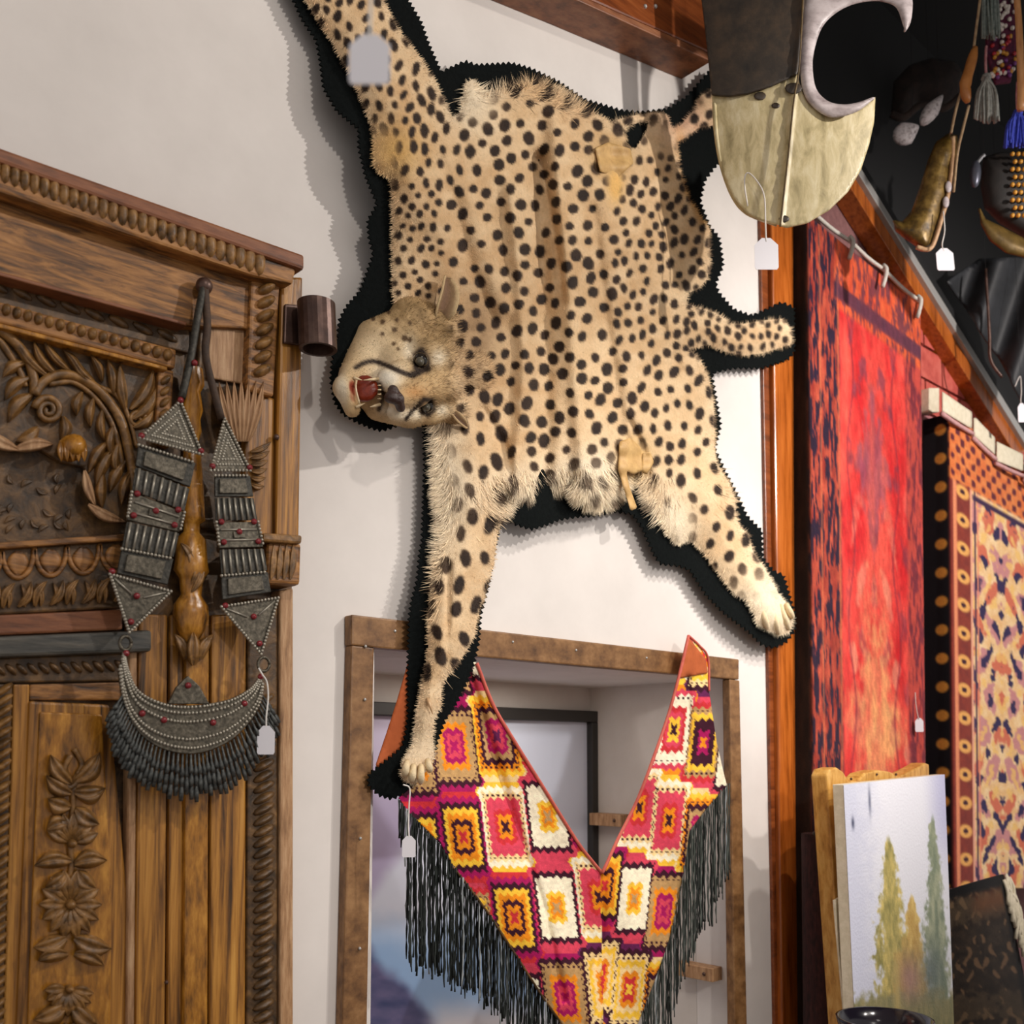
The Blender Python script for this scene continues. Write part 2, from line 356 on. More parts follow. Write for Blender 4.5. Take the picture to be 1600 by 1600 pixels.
for k, (poly, nn) in enumerate((([(1068, 1506), (1128, 1508), (1128, 1524), (1068, 1522)], 0), ([(936, 1270), (986, 1274), (986, 1290), (936, 1287)], 0))):
    # cleats screwed on the right cheek of the niche
    pts = []
    for (a, b) in poly:
        d = ray(a, b); s = (xr-.001-CP[0])/d[0]; pts.append(CP+s*d)
    f = np.array(pts); ys = f[:, 1]; y0, y1 = ys.min(), min(ys.max(), nb-.04); z0, z1 = f[:, 2].min(), f[:, 2].max(); zc = f[:, 2].mean()
    t = thing('shelf_cleat', ('pale wooden shelf cleat low in the niche beside the black fringe', 'pale wooden shelf cleat higher in the niche next to the picture frame')[k], 'cleat', (xr-.02, (y0+y1)/2, zc-.014), 'shelf cleats in the niche')
    box('cleat_bar', (xr-.05, y0, zc-.02), (xr-.0005, y1, zc+.02), M['wood_pale'], t, .002)
    V, F = ball((xr-.05, y0+.03, zc), .006); mk('screw', V, F, M['iron'], t, smooth=True)
# ------------------------------------------------------------------ the spotted skin
FUR = [(462,-30),(479,0),(495,26),(521,66),(541,106),(561,144),(575,178),(584,207),(584,259),(601,276),(611,279),(614,345),(614,417),(616,470),
 (640,560),(672,640),(681,662),(684,702),(687,754),(690,790),(692,822),(684,861),(677,899),(672,939),(670,971),(669,1024),(662,1056),(656,1090),(652,1113),(647,1149),
 (643,1166),(630,1190),(626,1212),(639,1224),(656,1226),(673,1207),(678,1183),(676,1156),(677,1128),(688,1102),(690,1067),(711,1041),(726,1020),(741,992),(745,967),
 (751,946),(762,916),(771,882),(775,848),(778,827),(784,804),(799,764),(805,765),(822,774),(845,771),(874,759),(894,754),(903,770),(911,782),(931,783),(943,785),(960,774),
 (972,760),(980,742),(1000,740),(1012,765),(1021,797),(1044,837),(1060,852),(1078,844),(1099,861),(1119,890),(1145,924),(1153,930),(1165,936),(1179,959),(1182,974),(1205,987),(1219,993),
 (1234,987),(1239,967),(1231,947),(1216,927),(1205,907),(1190,881),(1176,861),(1170,835),(1156,824),(1150,806),(1147,778),(1139,755),(1119,723),(1116,702),(1116,653),
 (1113,613),(1104,584),(1093,561),(1078,545),(1107,538),(1133,549),(1162,555),(1191,552),(1216,544),(1237,538),(1236,515),(1222,498),(1191,501),(1162,506),(1142,506),(1119,489),
 (1090,480),(1072,474),(1075,457),(1090,452),(1104,437),(1110,417),(1109,397),(1108,356),(1096,342),(1076,310),(1062,265),(1058,222),(1075,212),(1090,200),(1120,195),(1135,160),
 (1116,138),(1095,150),(1085,172),(1064,196),(1050,202),(1041,178),(1018,176),(985,182),(955,190),(915,172),(886,161),(857,141),(829,127),(797,138),(759,144),(739,124),(728,130),(724,150),(718,180),
 (705,184),(696,161),(679,126),(653,86),(630,57),(610,23),(598,0),(590,-30),(585,-80),(560,-105),(520,-105),(480,-80)]
HOLE = [(974,204),(988,193),(1014,189),(1010,205),(1000,222),(992,234),(980,226)]
BACK = [(430,-60),(448,-20),(462,6),(472,29),(495,63),(501,98),(506,138),(526,172),(561,201),(561,230),(572,276),(590,319),(575,345),(577,371),(584,397),(572,431),(563,455),(542,478),(531,498),
 (526,534),(519,566),(517,595),(523,628),(536,647),(557,659),(581,669),(597,673),(617,667),(640,655),(662,664),(664,725),(662,780),(660,844),(656,865),(652,907),(643,939),(639,971),(637,1056),(638,1120),
 (634,1148),(628,1168),(605,1187),(577,1209),(575,1226),(592,1243),(613,1249),(640,1238),(668,1218),(681,1190),(683,1162),(697,1124),(715,1098),(732,1063),(742,1035),(749,1003),(752,961),(764,916),(777,844),(787,808),
 (808,820),(831,827),(854,820),(874,812),(902,807),(931,806),(961,799),(989,803),(1004,824),(1021,864),(1032,881),(1061,884),(1078,890),(1104,930),(1133,959),(1170,987),(1191,1008),(1211,1012),
 (1230,1003),(1243,985),(1243,960),(1231,918),(1225,898),(1211,893),(1193,872),(1191,829),(1168,806),(1153,772),(1139,746),(1118,702),(1127,664),(1119,618),(1113,584),(1119,581),(1147,575),(1191,575),(1231,562),(1242,550),
 (1242,480),(1222,472),(1199,483),(1176,493),(1147,483),(1124,457),(1119,443),(1127,425),(1131,414),(1125,371),(1110,354),(1095,315),(1102,282),(1119,259),(1145,240),(1150,120),(1113,106),(1073,152),(1044,170),(1001,175),(972,172),
 (915,155),(872,126),(829,106),(800,98),(745,101),(728,95),(710,103),(690,112),(670,66),(659,34),(639,0),(622,-40),(615,-100),(560,-140),(480,-130)]
def gs(x, y, cx, cy, sx, sy): return np.exp(-((x-cx)/sx)**2-((y-cy)/sy)**2)
def nback(x, y):
    n = .045 + .045*gs(x, y, 585, 240, 110, 130) + .02*gs(x, y, 560, 560, 80, 120) + .02*gs(x, y, 830, 810, 80, 60)
    n = n + .012*(fbm(x/90, y/90, 21)-.5) + .02*gs(x, y, 640, 1150, 60, 120) + .015*gs(x, y, 690, 960, 70, 90) + .02*gs(x, y, 1180, 960, 70, 60) + .022*gs(x, y, 708, 1060, 55, 90)
    return n
def ridge(x, y, pts, w):          # signed bump along a polyline in pixels
    d = np.full(x.shape, 1e9)
    for (x0, y0), (x1, y1) in zip(pts[:-1], pts[1:]):
        t = np.clip(((x-x0)*(x1-x0)+(y-y0)*(y1-y0))/((x1-x0)**2+(y1-y0)**2), 0, 1)
        d = np.minimum(d, (x-x0-t*(x1-x0))**2+(y-y0-t*(y1-y0))**2)
    return np.exp(-d/w**2)
def nfur(x, y, D):
    n = nback(x, y)+.0045+.030*(1-np.exp(-D/26.))
    n = n + .030*ridge(x, y, [(800,300),(815,430),(822,560),(818,660),(800,750)], 16)
    n = n - .030*ridge(x, y, [(838,250),(845,420),(850,560),(850,700),(845,760)], 18)
    n = n + .030*ridge(x, y, [(868,180),(880,330),(893,480),(905,620),(915,760)], 18)
    n = n - .018*ridge(x, y, [(925,330),(945,500),(970,660),(990,730)], 12)
    n = n + .012*ridge(x, y, [(700,200),(690,300),(700,420)], 20) + .012*ridge(x, y, [(1010,380),(1050,480),(1090,620)], 30)
    n = n + .016*ridge(x, y, [(560,60),(640,200),(660,330)], 30) + .016*ridge(x, y, [(745,700),(735,850),(700,1000),(665,1120)], 26)
    n = n - .008*ridge(x, y, [(702,880),(700,980),(698,1060)], 5) + .010*ridge(x, y, [(1100,760),(1160,880),(1215,965)], 24)
    n = n - .010*ridge(x, y, [(985,660),(1005,700),(1013,740)], 6) - .014*ridge(x, y, [(845,250),(858,310),(872,400),(878,470)], 8) - .012*ridge(x, y, [(690,250),(712,330),(735,420),(770,500)], 10) + .012*ridge(x, y, [(730,290),(760,400),(790,480)], 14) - .012*ridge(x, y, [(755,640),(790,700),(800,745)], 8)
    n = n + .006*(fbm(x/40, y/40, 30)-.5)*np.minimum(D/20., 1)
    return n
NOSPOT = []
def spotmap():
    """dart-throwing with a spacing that follows the coat: small and dense on rump and tail, long on the legs"""
    pts = []; cell = {}
    def size(x, y):
        r, sp, el = 7.6, 24., 1.1
        if y > 790 and x < 800: r, sp, el = 8.2, 31., 1.7
        elif y > 660 and x < 810: r, sp, el = 7.8, 28., 1.45
        elif x > 1070 and 470 < y < 560: r, sp, el = 4.6, 13., 1.3
        elif x < 700 and 290 < y < 470: r, sp, el = 5.2, 17., 1.1
        elif y < 290 and x < 720: r, sp, el = 5.6, 19., 1.6
        elif x > 960 and 240 < y < 560: r, sp, el = 5.6, 17.5, 1.25
        elif x > 1000 and y < 740: r, sp, el = 6.2, 20., 1.4
        elif x > 1000: r, sp, el = 6.6, 25., 1.3
        return r, sp, el
    for _ in range(90000):
        x = random.uniform(460, 1240); y = random.uniform(-60, 1060)
        r, sp, el = size(x, y); sp *= random.uniform(.80, .98); k = (int(x//36), int(y//36)); ok = True
        for a in (-1, 0, 1):
            for b in (-1, 0, 1):
                for q in cell.get((k[0]+a, k[1]+b), ()):
                    if math.hypot(x-q[0], (y-q[1])/q[3]**.5) < (sp+q[4])/2: ok = False; break
                if not ok: break
            if not ok: break
        if ok:
            q = (x, y, r*random.uniform(.84, 1.2), el*random.uniform(.85, 1.2), sp, random.uniform(-.5, .5)); cell.setdefault(k, []).append(q); pts.append(q)
    return pts
SPOTS = spotmap()
def furcol(x, y, D):
    nz = fbm(x/18, y/18, 40); nl = fbm(x/90, y/90, 44)
    c = mix((214, 182, 140), (194, 156, 112), nl*1.8-.4)
    c = mix(c, (232, 206, 168), np.clip(nz*1.2-.35, 0, .6))
    pale = gs(x, y, 860, 770, 120, 42)+.9*gs(x, y, 940, 750, 60, 60)+gs(x, y, 690, 760, 40, 130)+.8*gs(x, y, 740, 160, 40, 50)+gs(x, y, 1050, 820, 40, 50)+.9*gs(x, y, 1200, 950, 60, 60)+.5*gs(x, y, 650, 1180, 60, 90)
    pale = pale+.35*np.exp(-D/10.)
    c = mix(c, (232, 216, 188), np.clip(pale, 0, .9))
    c = mix(c, (128, 98, 66), .75*gs(x, y, 745, 520, 40, 70)*np.clip(nz*1.6, 0, 1))           # darker brown mottling on the neck
    c = mix(c, (200, 158, 92), .9*gs(x, y, 620, 235, 40, 40))                                  # bare leather patches
    c = mix(c, (186, 150, 96), np.clip(1.4*gs(x, y, 955, 245, 26, 26), 0, 1)); c = mix(c, (222, 176, 104), np.clip(1.3*gs(x, y, 962, 290, 12, 26), 0, 1))
    c = mix(c, (214, 176, 112), np.clip(1.3*gs(x, y, 990, 715, 22, 26), 0, 1)); c = mix(c, (206, 160, 100), np.clip(1.2*ridge(x, y, [(1062, 205), (1075, 300), (1098, 345)], 7), 0, 1))
    c = mix(c, (222, 180, 150), .8*gs(x, y, 1070, 190, 40, 40))
    bare = gs(x, y, 600, 240, 26, 50)+gs(x, y, 955, 245, 30, 30)+gs(x, y, 990, 715, 26, 32)+gs(x, y, 1058, 820, 32, 36)+gs(x, y, 1200, 955, 70, 60)+gs(x, y, 962, 290, 14, 26)+gs(x, y, 1040, 215, 30, 30)+gs(x, y, 690, 740, 26, 90)+gs(x, y, 745, 150, 40, 30)
    s = np.zeros(x.shape); 
    wob = (fbm(x/5, y/5, 50)-.5)*2.6
    for (sx, sy, r, el, _, an) in SPOTS:
        m = (np.abs(x-sx) < 22) & (np.abs(y-sy) < 26)
        if not m.any(): continue
        dx = x[m]-sx; dy = y[m]-sy; ca, sa = math.cos(an), math.sin(an); a = dx*ca+dy*sa; b = (-dx*sa+dy*ca)/el
        s[m] = np.maximum(s[m], 1-sst(r-2.2, r+1.6, np.hypot(a, b)+wob[m]))
    s = s*(1-np.clip(bare*1.1, 0, 1))*np.where(D < 2, .6, 1.)
    s = s*(1-.45*np.clip(pale, 0, 1))
    return mix(c, mix((22, 13, 8), (48, 29, 16), nz), np.clip(s*1.15, 0, 1)*.98)
FX, FY, FD, FF = psheet(FUR, 2.6, [HOLE])
FN = nfur(FX, FY, FD)
hide = thing('animal_skin', 'spotted cheetah skin with snarling head spread on the white wall', 'animal skin', W(850, 800, .03))
body = mk('pelt', W(FX, FY, FN), FF, M['fur'], hide, furcol(FX, FY, FD), True)
# black felt backing with pinked edge
def pinked(poly, step=4.2, amp=2.4):
    P = np.vstack([poly, poly[:1]]).astype(float); out = []; seg = np.hypot(*np.diff(P, axis=0).T); s = np.concatenate([[0], np.cumsum(seg)])
    N = int(s[-1]/step)//2*2
    for k in range(N):
        t = k*s[-1]/N; i = min(np.searchsorted(s, t, 'right')-1, len(seg)-1); u = (t-s[i])/seg[i]; p = P[i]*(1-u)+P[i+1]*u
        d = (P[i+1]-P[i])/seg[i]; nrm = np.array([d[1], -d[0]]); out.append(p+nrm*(amp if k % 2 else -amp))
    return np.array(out)
from mathutils.geometry import delaunay_2d_cdt
PB = pinked(BACK); gx, gy = np.meshgrid(np.arange(420, 1250, 11), np.arange(-140, 1250, 11)); ii, dd, _, _ = inpoly(BACK, gx.astype(float), gy.astype(float)); mm = ii & (dd > 6)
pts = np.vstack([PB, np.stack([gx[mm], gy[mm]], -1)])
vv, _, ff, *_ = delaunay_2d_cdt([Vector(p) for p in pts], [], [list(range(len(PB)))], 1, 1e-4)
vv = np.array([tuple(v) for v in vv]); V = W(vv[:, 0], vv[:, 1], nback(vv[:, 0], vv[:, 1])-.004)
nrm = np.cross(V[ff[0][1]]-V[ff[0][0]], V[ff[0][2]]-V[ff[0][0]])
bk = mk('felt_backing', V, [f if nrm[1] < 0 else f[::-1] for f in ff], M['felt'], hide, solid=.004)
# hairs: short over the pelt, long tufts along belly and legs
def hairs(n, pick, ln, out, seed):
    r = np.random.default_rng(seed); w = pick/pick.sum(); k = r.choice(len(FX), n, p=w)
    x = FX[k]+r.normal(0, 1.2, n); y = FY[k]+r.normal(0, 1.2, n); base = W(x, y, FN[k]-.001)
    # flow: towards the nearest edge near borders, otherwise tailwards and down
    gxx, gyy = np.zeros(n), np.zeros(n)
    _, d0, nx, ny = inpoly(FUR, x, y); ex = nx-x; ey = ny-y; l = np.hypot(ex, ey)+1e-6; e = np.exp(-d0/14.)
    fx = .55*(1-e)+ex/l*e*1.6+r.normal(0, .22, n); fy = .55*(1-e)+ey/l*e*1.6+r.normal(0, .22, n)+.25
    l2 = np.hypot(fx, fy)+1e-6; L = ln*r.uniform(.5, 1.2, n)
    tip = W(x+fx/l2*L/.0016, y+fy/l2*L/.0016, FN[k]+out*r.uniform(.2, 1, n))
    side = np.stack([-fy/l2, np.zeros(n), -fx/l2], -1)*.0006*(1+L/.04)[:, None]
    V = np.empty((n*3, 3)); V[0::3] = base-side; V[1::3] = base+side; V[2::3] = tip
    c = furcol(x, y, FD[k]); c = np.clip(c*r.uniform(.82, 1.15, (n, 1)), 0, 255)
    C = np.repeat(c, 3, 0); return V, np.arange(n*3).reshape(-1, 3), C
hb = MB()
belly = gs(FX, FY, 860, 772, 130, 24)+gs(FX, FY, 945, 770, 50, 30)+.3*gs(FX, FY, 690, 760, 12, 120)+.5*gs(FX, FY, 880, 150, 75, 18)
v1 = hairs(26000, np.exp(-FD/30)+.35, .006, .003, 1); hb.add(v1[0], v1[1]); C1 = v1[2]
v2 = hairs(17000, belly*np.exp(-FD/14)+1e-9, .034, .006, 2); hb.add(v2[0], v2[1]); v3 = hairs(14000, np.exp(-FD/3.)+1e-9, .011, .004, 3); hb.add(v3[0], v3[1])
hb.C = [C1, v2[2], v3[2]]
ho = hb.build('fur', M['furb'], hide); ho['kind'] = 'stuff'
# dry leather flaps
for poly in ([(968,690),(985,684),(1002,700),(1004,735),(990,742),(978,735),(984,762),(996,794),(986,798),(976,765),(966,735)], [(1004,708),(1016,706),(1022,722),(1010,742),(1003,738)], [(930,232),(950,222),(985,232),(990,255),(965,278),(938,268)]):
    a = np.array(poly, float); xx, yy, dd_, f_ = psheet(a, 3.5)
    mk('leather_flap', W(xx, yy, nback(xx, yy)+.034+.006*np.sin(xx/7)+.004*np.sin(yy/5)), f_, noisy('dry_skin_leather', [(176, 138, 84), (208, 170, 110)], 40, rough=.6, bump=.3), hide, smooth=True, solid=.002)
# ---- head: smooth union of rounded volumes -> surface nets
def Hp(px, py, n): return W(px, py, n)
HC = Hp(640, 580, .09)
prim = []   # (a, b, ra, rb)
def S(a, ra, b=None, rb=None): prim.append((Hp(*a), Hp(*(b or a)), ra, rb or ra))
S((700,585,.045), .062, (655,562,.072), .058); S((592,598,.062), .046, (566,608,.070), .036); S((614,566,.088), .040); S((592,634,.080), .032, (640,640,.075), .040)
S((620,525,.06), .054, (585,535,.055), .048); S((570,555,.055), .040, (548,590,.075), .026)
S((655,625,.075), .040); S((690,600,.10), .044, (650,612,.145), .029); S((650,612,.145), .028, (622,622,.165), .021)
S((606,594,.142), .024, (625,585,.13), .028); S((618,645,.142), .018, (640,650,.12), .019); S((640,590,.12), .032)
S((550,580,.090), .020, (537,606,.108), .019); S((537,606,.108), .019, (550,640,.105), .016)
S((655,538,.105), .024, (688,560,.10), .026); S((672,648,.09), .022, (690,640,.085), .022); S((728,588,.030), .066); S((640,500,.06), .048, (690,520,.05), .050); S((700,640,.05), .045)
def smin(a, b, k): h = np.clip(.5+.5*(b-a)/k, 0, 1); return b*(1-h)+a*h-k*h*(1-h)
def headsdf(P):
    d = None
    for a, b, ra, rb in prim:
        ab = b-a; L = ab@ab
        t = np.clip(((P-a)@ab)/L, 0, 1) if L > 1e-9 else np.zeros(P.shape[:-1])
        q = np.linalg.norm(P-a-t[..., None]*ab, axis=-1)-(ra*(1-t)+rb*t); d = q if d is None else smin(d, q, .016)
    for (c, r) in (((571,603,.150), .031), ((562,620,.145), .021), ((574,588,.145), .024)):    # open mouth
        d = -smin(-d, np.linalg.norm(P-Hp(*c), axis=-1)-r, .006)
    for c in ((657,563,.156), (667,634,.136)): d = -smin(-d, np.linalg.norm(P-Hp(*c), axis=-1)-.014, .008)
    return d
def nets(f, lo, hi, h):
    lo = np.asarray(lo); n = np.ceil((np.asarray(hi)-lo)/h).astype(int)+1
    G = np.stack(np.meshgrid(*[lo[i]+h*np.arange(n[i]) for i in range(3)], indexing='ij'), -1); v = f(G); s = v < 0
    acc = np.zeros((n[0]-1, n[1]-1, n[2]-1, 3)); cnt = np.zeros(acc.shape[:3])
    cor = [(i, j, k) for i in (0, 1) for j in (0, 1) for k in (0, 1)]
    sl = lambda A, c: A[c[0]:n[0]-1+c[0], c[1]:n[1]-1+c[1], c[2]:n[2]-1+c[2]]
    for a in cor:
        for ax in range(3):
            if a[ax]: continue
            b = list(a); b[ax] = 1; va, vb = sl(v, a), sl(v, b); m = (va < 0) != (vb < 0)
            t = np.where(m, va/(va-vb+1e-12), 0); p = sl(G, a).copy(); p[..., ax] += t*h; acc += p*m[..., None]; cnt += m
    act = cnt > 0; idx = np.full(act.shape, -1); idx[act] = np.arange(act.sum()); V = acc[act]/cnt[act][:, None]; F = []
    for ax in range(3):
        o1, o2 = [(1, 2), (2, 0), (0, 1)][ax]
        sa = [slice(1, -1)]*3; sa[ax] = slice(0, -1); sb = list(sa); sb[ax] = slice(1, None)
        A_, B_ = s[tuple(sa)], s[tuple(sb)]; w = np.argwhere(A_ != B_); inn = A_[tuple(w.T)]; w = w+[1 if i != ax else 0 for i in range(3)]
        d1 = np.zeros(3, int); d1[o1] = 1; d2 = np.zeros(3, int); d2[o2] = 1
        q = np.stack([idx[tuple((w-d1-d2).T)], idx[tuple((w-d2).T)], idx[tuple(w.T)], idx[tuple((w-d1).T)]], -1); q[~inn] = q[~inn][:, ::-1]; F.append(q)
    return V, np.vstack(F)
allp = np.array([p for a in prim for p in (a[0], a[1])]); HV, HF = nets(headsdf, allp.min(0)-.085, allp.max(0)+.085, .0042)
keep = HV[:, 1] < -.035; hf = HF[keep[HF].all(1)]; us = np.unique(hf); rm = np.full(len(HV), -1); rm[us] = np.arange(len(us)); HV = HV[us]; HF = rm[hf]
a, b = proj(HV); nzh = fbm(a/9, b/9, 60); nl = fbm(a/30, b/30, 61)
hc = mix((206, 176, 132), (180, 146, 100), nl*1.4-.2)
hc = mix(hc, (222, 200, 164), .9*gs(a, b, 590, 545, 50, 50)); hc = mix(hc, (120, 96, 62), .75*np.clip(gs(a, b, 680, 520, 60, 40)+gs(a, b, 640, 490, 70, 26), 0, 1)*np.clip(nzh*1.7-.2, 0, 1))
hc = mix(hc, (228, 214, 188), np.clip(gs(a, b, 606, 590, 26, 20)+gs(a, b, 628, 648, 26, 12)+1.2*gs(a, b, 533, 612, 12, 30)+gs(a, b, 640, 545, 12, 18)+gs(a, b, 685, 560, 12, 14)+gs(a, b, 652, 642, 9, 12)+gs(a, b, 690, 640, 12, 12), 0, .95))
hc = mix(hc, (190, 134, 78), .6*np.clip(gs(a, b, 648, 613, 20, 10), 0, 1)); hc = mix(hc, (236, 226, 206), np.clip(1.1*gs(a, b, 604, 592, 18, 14)+gs(a, b, 606, 640, 14, 8), 0, .95)); hc = mix(hc, (142, 112, 74), .6*gs(a, b, 735, 590, 26, 70)*np.clip(nzh*2-.3, 0, 1))
tl = np.clip(1.5*ridge(a, b, [tuple(q) for q in spline([(556,574),(572,566),(586,565),(604,571),(624,580),(643,586),(655,580)], 22)], 3.3)+1.3*ridge(a, b, [(634,655),(645,640),(655,632)], 2.6)+1.3*ridge(a, b, [(645,585),(656,580),(668,576),(666,560),(658,548),(650,556),(650,574)], 5)+1.2*ridge(a, b, [(655,632),(662,624),(674,626),(677,640),(668,648),(658,642)], 4), 0, 1)
hc = mix(hc, (40, 30, 24), tl*.95)
md = np.minimum.reduce([np.linalg.norm(HV-Hp(571,603,.150), axis=1)-.031, np.linalg.norm(HV-Hp(562,620,.145), axis=1)-.021, np.linalg.norm(HV-Hp(574,588,.145), axis=1)-.024])
hc = mix(hc, (128, 40, 20), sst(.004, -.001, md)); hc = mix(hc, (36, 26, 20), np.clip(1.4*ridge(a, b, [(592,640),(600,618),(593,600)], 3), 0, 1)*.8)
for (sx, sy, r) in ((598,503,4),(616,515,4),(597,522,3.5),(583,498,3.5),(620,500,3),(632,528,5),(640,531,4),(615,537,3),(622,545,2.5),(607,488,3),(640,505,3)): hc = mix(hc, (66, 46, 28), .85*(1-sst(r-1.5, r+1.5, np.hypot(a-sx, b-sy))))
hc = mix(hc, furcol(a, b, np.full(a.shape, 30.)), sst(690, 725, a))
head = mk('head', HV, HF, M['face'], hide, hc, True)
hm_ = bpy.data.meshes['head']; nh = 15000; rh_ = np.random.default_rng(9); kk = rh_.choice(len(HV), nh); ok = (md[kk] > .006) & (np.hypot(a[kk]-657, b[kk]-563) > 15) & (np.hypot(a[kk]-667, b[kk]-634) > 13) & (np.hypot(a[kk]-617, b[kk]-622) > 16); kk = kk[ok]; nh = len(kk)
hn = np.zeros((len(HV), 3)); tri = HV[HF]; fn_ = np.cross(tri[:, 2]-tri[:, 0], tri[:, 3]-tri[:, 1])
for q_ in range(4): np.add.at(hn, HF[:, q_], fn_)
hn /= np.linalg.norm(hn, axis=1)[:, None]+1e-9; fl = W(800, 590, .05)-W(617, 622, .17); fl /= np.linalg.norm(fl); dirv = hn[kk]*.35+fl*.8+rh_.normal(0, .25, (nh, 3)); dirv /= np.linalg.norm(dirv, axis=1)[:, None]
ln_ = (.004+.012*sst(600, 730, a[kk]))*rh_.uniform(.6, 1.2, nh); sd_ = np.cross(dirv, hn[kk]); sd_ /= np.linalg.norm(sd_, axis=1)[:, None]+1e-9; B0 = HV[kk]; V = np.empty((nh*3, 3)); V[0::3] = B0-sd_*.0008; V[1::3] = B0+sd_*.0008; V[2::3] = B0+dirv*ln_[:, None]
o = mk('head_fur', V, np.arange(nh*3).reshape(-1, 3), M['furb'], head, np.repeat(np.clip(hc[kk]*rh_.uniform(.78, 1.15, (nh, 1)), 0, 255), 3, 0)); o['kind'] = 'stuff'
eyem = plain('glass_eye', (26, 20, 14), .08)
for (p, r) in (((657,563,.143), .0165), ((667,634,.123), .0155)):
    V, F = ball(Hp(*p), r, 14, 10); e = mk('eye', V, F, eyem, head, smooth=True)
    V, F = ball(Hp(p[0]-1, p[1]+2, p[2]+.0075), r*.6, 12, 8); mk('iris', V, F, plain('iris', (86, 82, 70), .08), e, smooth=True)
NS = [(Hp(614,610,.178), .011), (Hp(622,624,.182), .013), (Hp(626,637,.173), .0095), (Hp(611,621,.182), .010), (Hp(606,622,.174), .006)]
def nosesdf(P):
    d = None
    for c_, r_ in NS: q = np.linalg.norm(P-c_, axis=-1)-r_; d = q if d is None else smin(d, q, .012)
    return d
npn = np.array([q[0] for q in NS]); V, F = nets(nosesdf, npn.min(0)-.025, npn.max(0)+.025, .0025); mk('nose', V, F, plain('nose_leather', (58, 40, 36), .45, 0, .3, 200), head, smooth=True)
V, F = ellip(Hp(570,607,.116), [RT*.028, UP*.028, -FW*.010], 14, 8); mk('tongue', V, F, noisy('red_mouth', [(104, 30, 14), (150, 56, 30)], 60, rough=.25, bump=.3), head, smooth=True)
tb = MB()
def tooth(p, q, r): tb.add(*tube([Hp(*p), Hp(*[(i+j)/2 for i, j in zip(p, q)]), Hp(*q)], [r, r*.75, .0006], 6))
tooth((592,592,.140), (568,594,.142), .0038); tooth((594,632,.142), (578,636,.142), .0036); tooth((552,590,.124), (566,594,.128), .0034); tooth((556,636,.124), (570,630,.128), .0032)
for k in range(4): y = 602+k*7; tooth((595,y,.146), (590,y,.148), .0018)
tb.add(*tube(spline([Hp(557,594,.124), Hp(556,608,.127), Hp(562,632,.126)], 10), .0022, 6)); tb.build('teeth', plain('ivory_teeth', (222, 198, 158), .3), head, True)
def ear(pts, w, col, name='ear'):
    P = spline([Hp(*p) for p in pts], 9); m = MB()
    wd_ = np.array([.7, .85, .95, 1, 1, .98, .92, .78, .45])*w; ns = 9; V = []; C = []
    for i, p in enumerate(P):
        t = P[min(i+1, 8)]-P[max(i-1, 0)]; t /= np.linalg.norm(t); s = np.cross(t, [0, -1., 0]); s /= np.linalg.norm(s)
        for j in range(ns):
            u = j/(ns-1)*2-1; V.append(p+s*wd_[i]*u+np.array([0, -1., 0])*(.9*wd_[i]*u*u)); C.append(mix(col[0], col[1], np.array([abs(u)**2]))[0])
    mk(name, np.array(V), grid(ns, 9), M['face'], head, np.array(C), True, solid=.005)
ear([(680,508,.075), (686,490,.092), (694,462,.10), (696,436,.095)], .027, ((120, 92, 70), (196, 170, 128)))
ear([(700,640,.075), (708,650,.085), (718,660,.085), (728,668,.08)], .013, ((96, 72, 56), (186, 158, 118)))
# paws: toes of the two feet in view
for toes, nb0 in (([((1188,948),(1200,984)), ((1204,946),(1217,991)), ((1218,945),(1233,984)), ((1228,944),(1239,966))], .075), ([((636,1190),(632,1212)), ((646,1196),(643,1222)), ((658,1196),(657,1225)), ((668,1188),(672,1206))], .085)):
    m = MB()
    for (p, q) in toes:
        P = spline([W(*p, nb0), W((p[0]+q[0])/2, (p[1]+q[1])/2, nb0+.012), W(*q, nb0-.004)], 8)
        V, F = tube(P, np.array([.008, .0095, .010, .0105, .011, .011, .009, .004])*(.95 if nb0 < .08 else .75), 8); m.add(V, F, mix((214, 190, 148), (232, 216, 184), np.linspace(0, 1, len(V))))
    m.build('paw', M['face'], hide, True)
# dew claw on the hanging foreleg
V, F = tube(spline([W(668,1092,.10), W(672,1103,.112), W(676,1116,.106)], 6), [.004, .004, .0035, .003, .002, .0006], 6); mk('dew_claw', V, F, plain('horn_claw', (196, 160, 120), .3), hide, smooth=True)
# ------------------------------------------------------------------ carved door
door = thing('carved_door', 'old carved brown wooden door with heavy cornice mounted on the wall', 'door', W(230, 1650, .03))
def LP(a, b, t): return (a[0]+(b[0]-a[0])*t, a[1]+(b[1]-a[1])*t)
def dslab(name, poly, n0, n1, mat, bevel=.004): return slab(name, poly, n0, n1, M[mat], door, bevel)
def ribs(name, A, B, wpx, count, n, depth, mat, slant=0., fill=.46, asym=0):
    m = MB()
    A = np.array(A, float); B = np.array(B, float); d = (B-A)/np.linalg.norm(B-A); pn = np.array([-d[1], d[0]])
    step = np.linalg.norm(B-A)/count
    for k in range(count):
        c = A+(B-A)*((k+.5)/count); P = W(c[0], c[1], n)
        q = c+(d*math.sin(slant)+pn*math.cos(slant))*wpx/2; a1 = W(q[0], q[1], n)-P
        q = c+d*step*fill; a2 = W(q[0], q[1], n)-P
        V, F = ellip(P, [a1, a2, np.array([0, -depth, 0])], 10, 6)
        m.add(V, F)
    return m.build(name, M[mat], door, True)
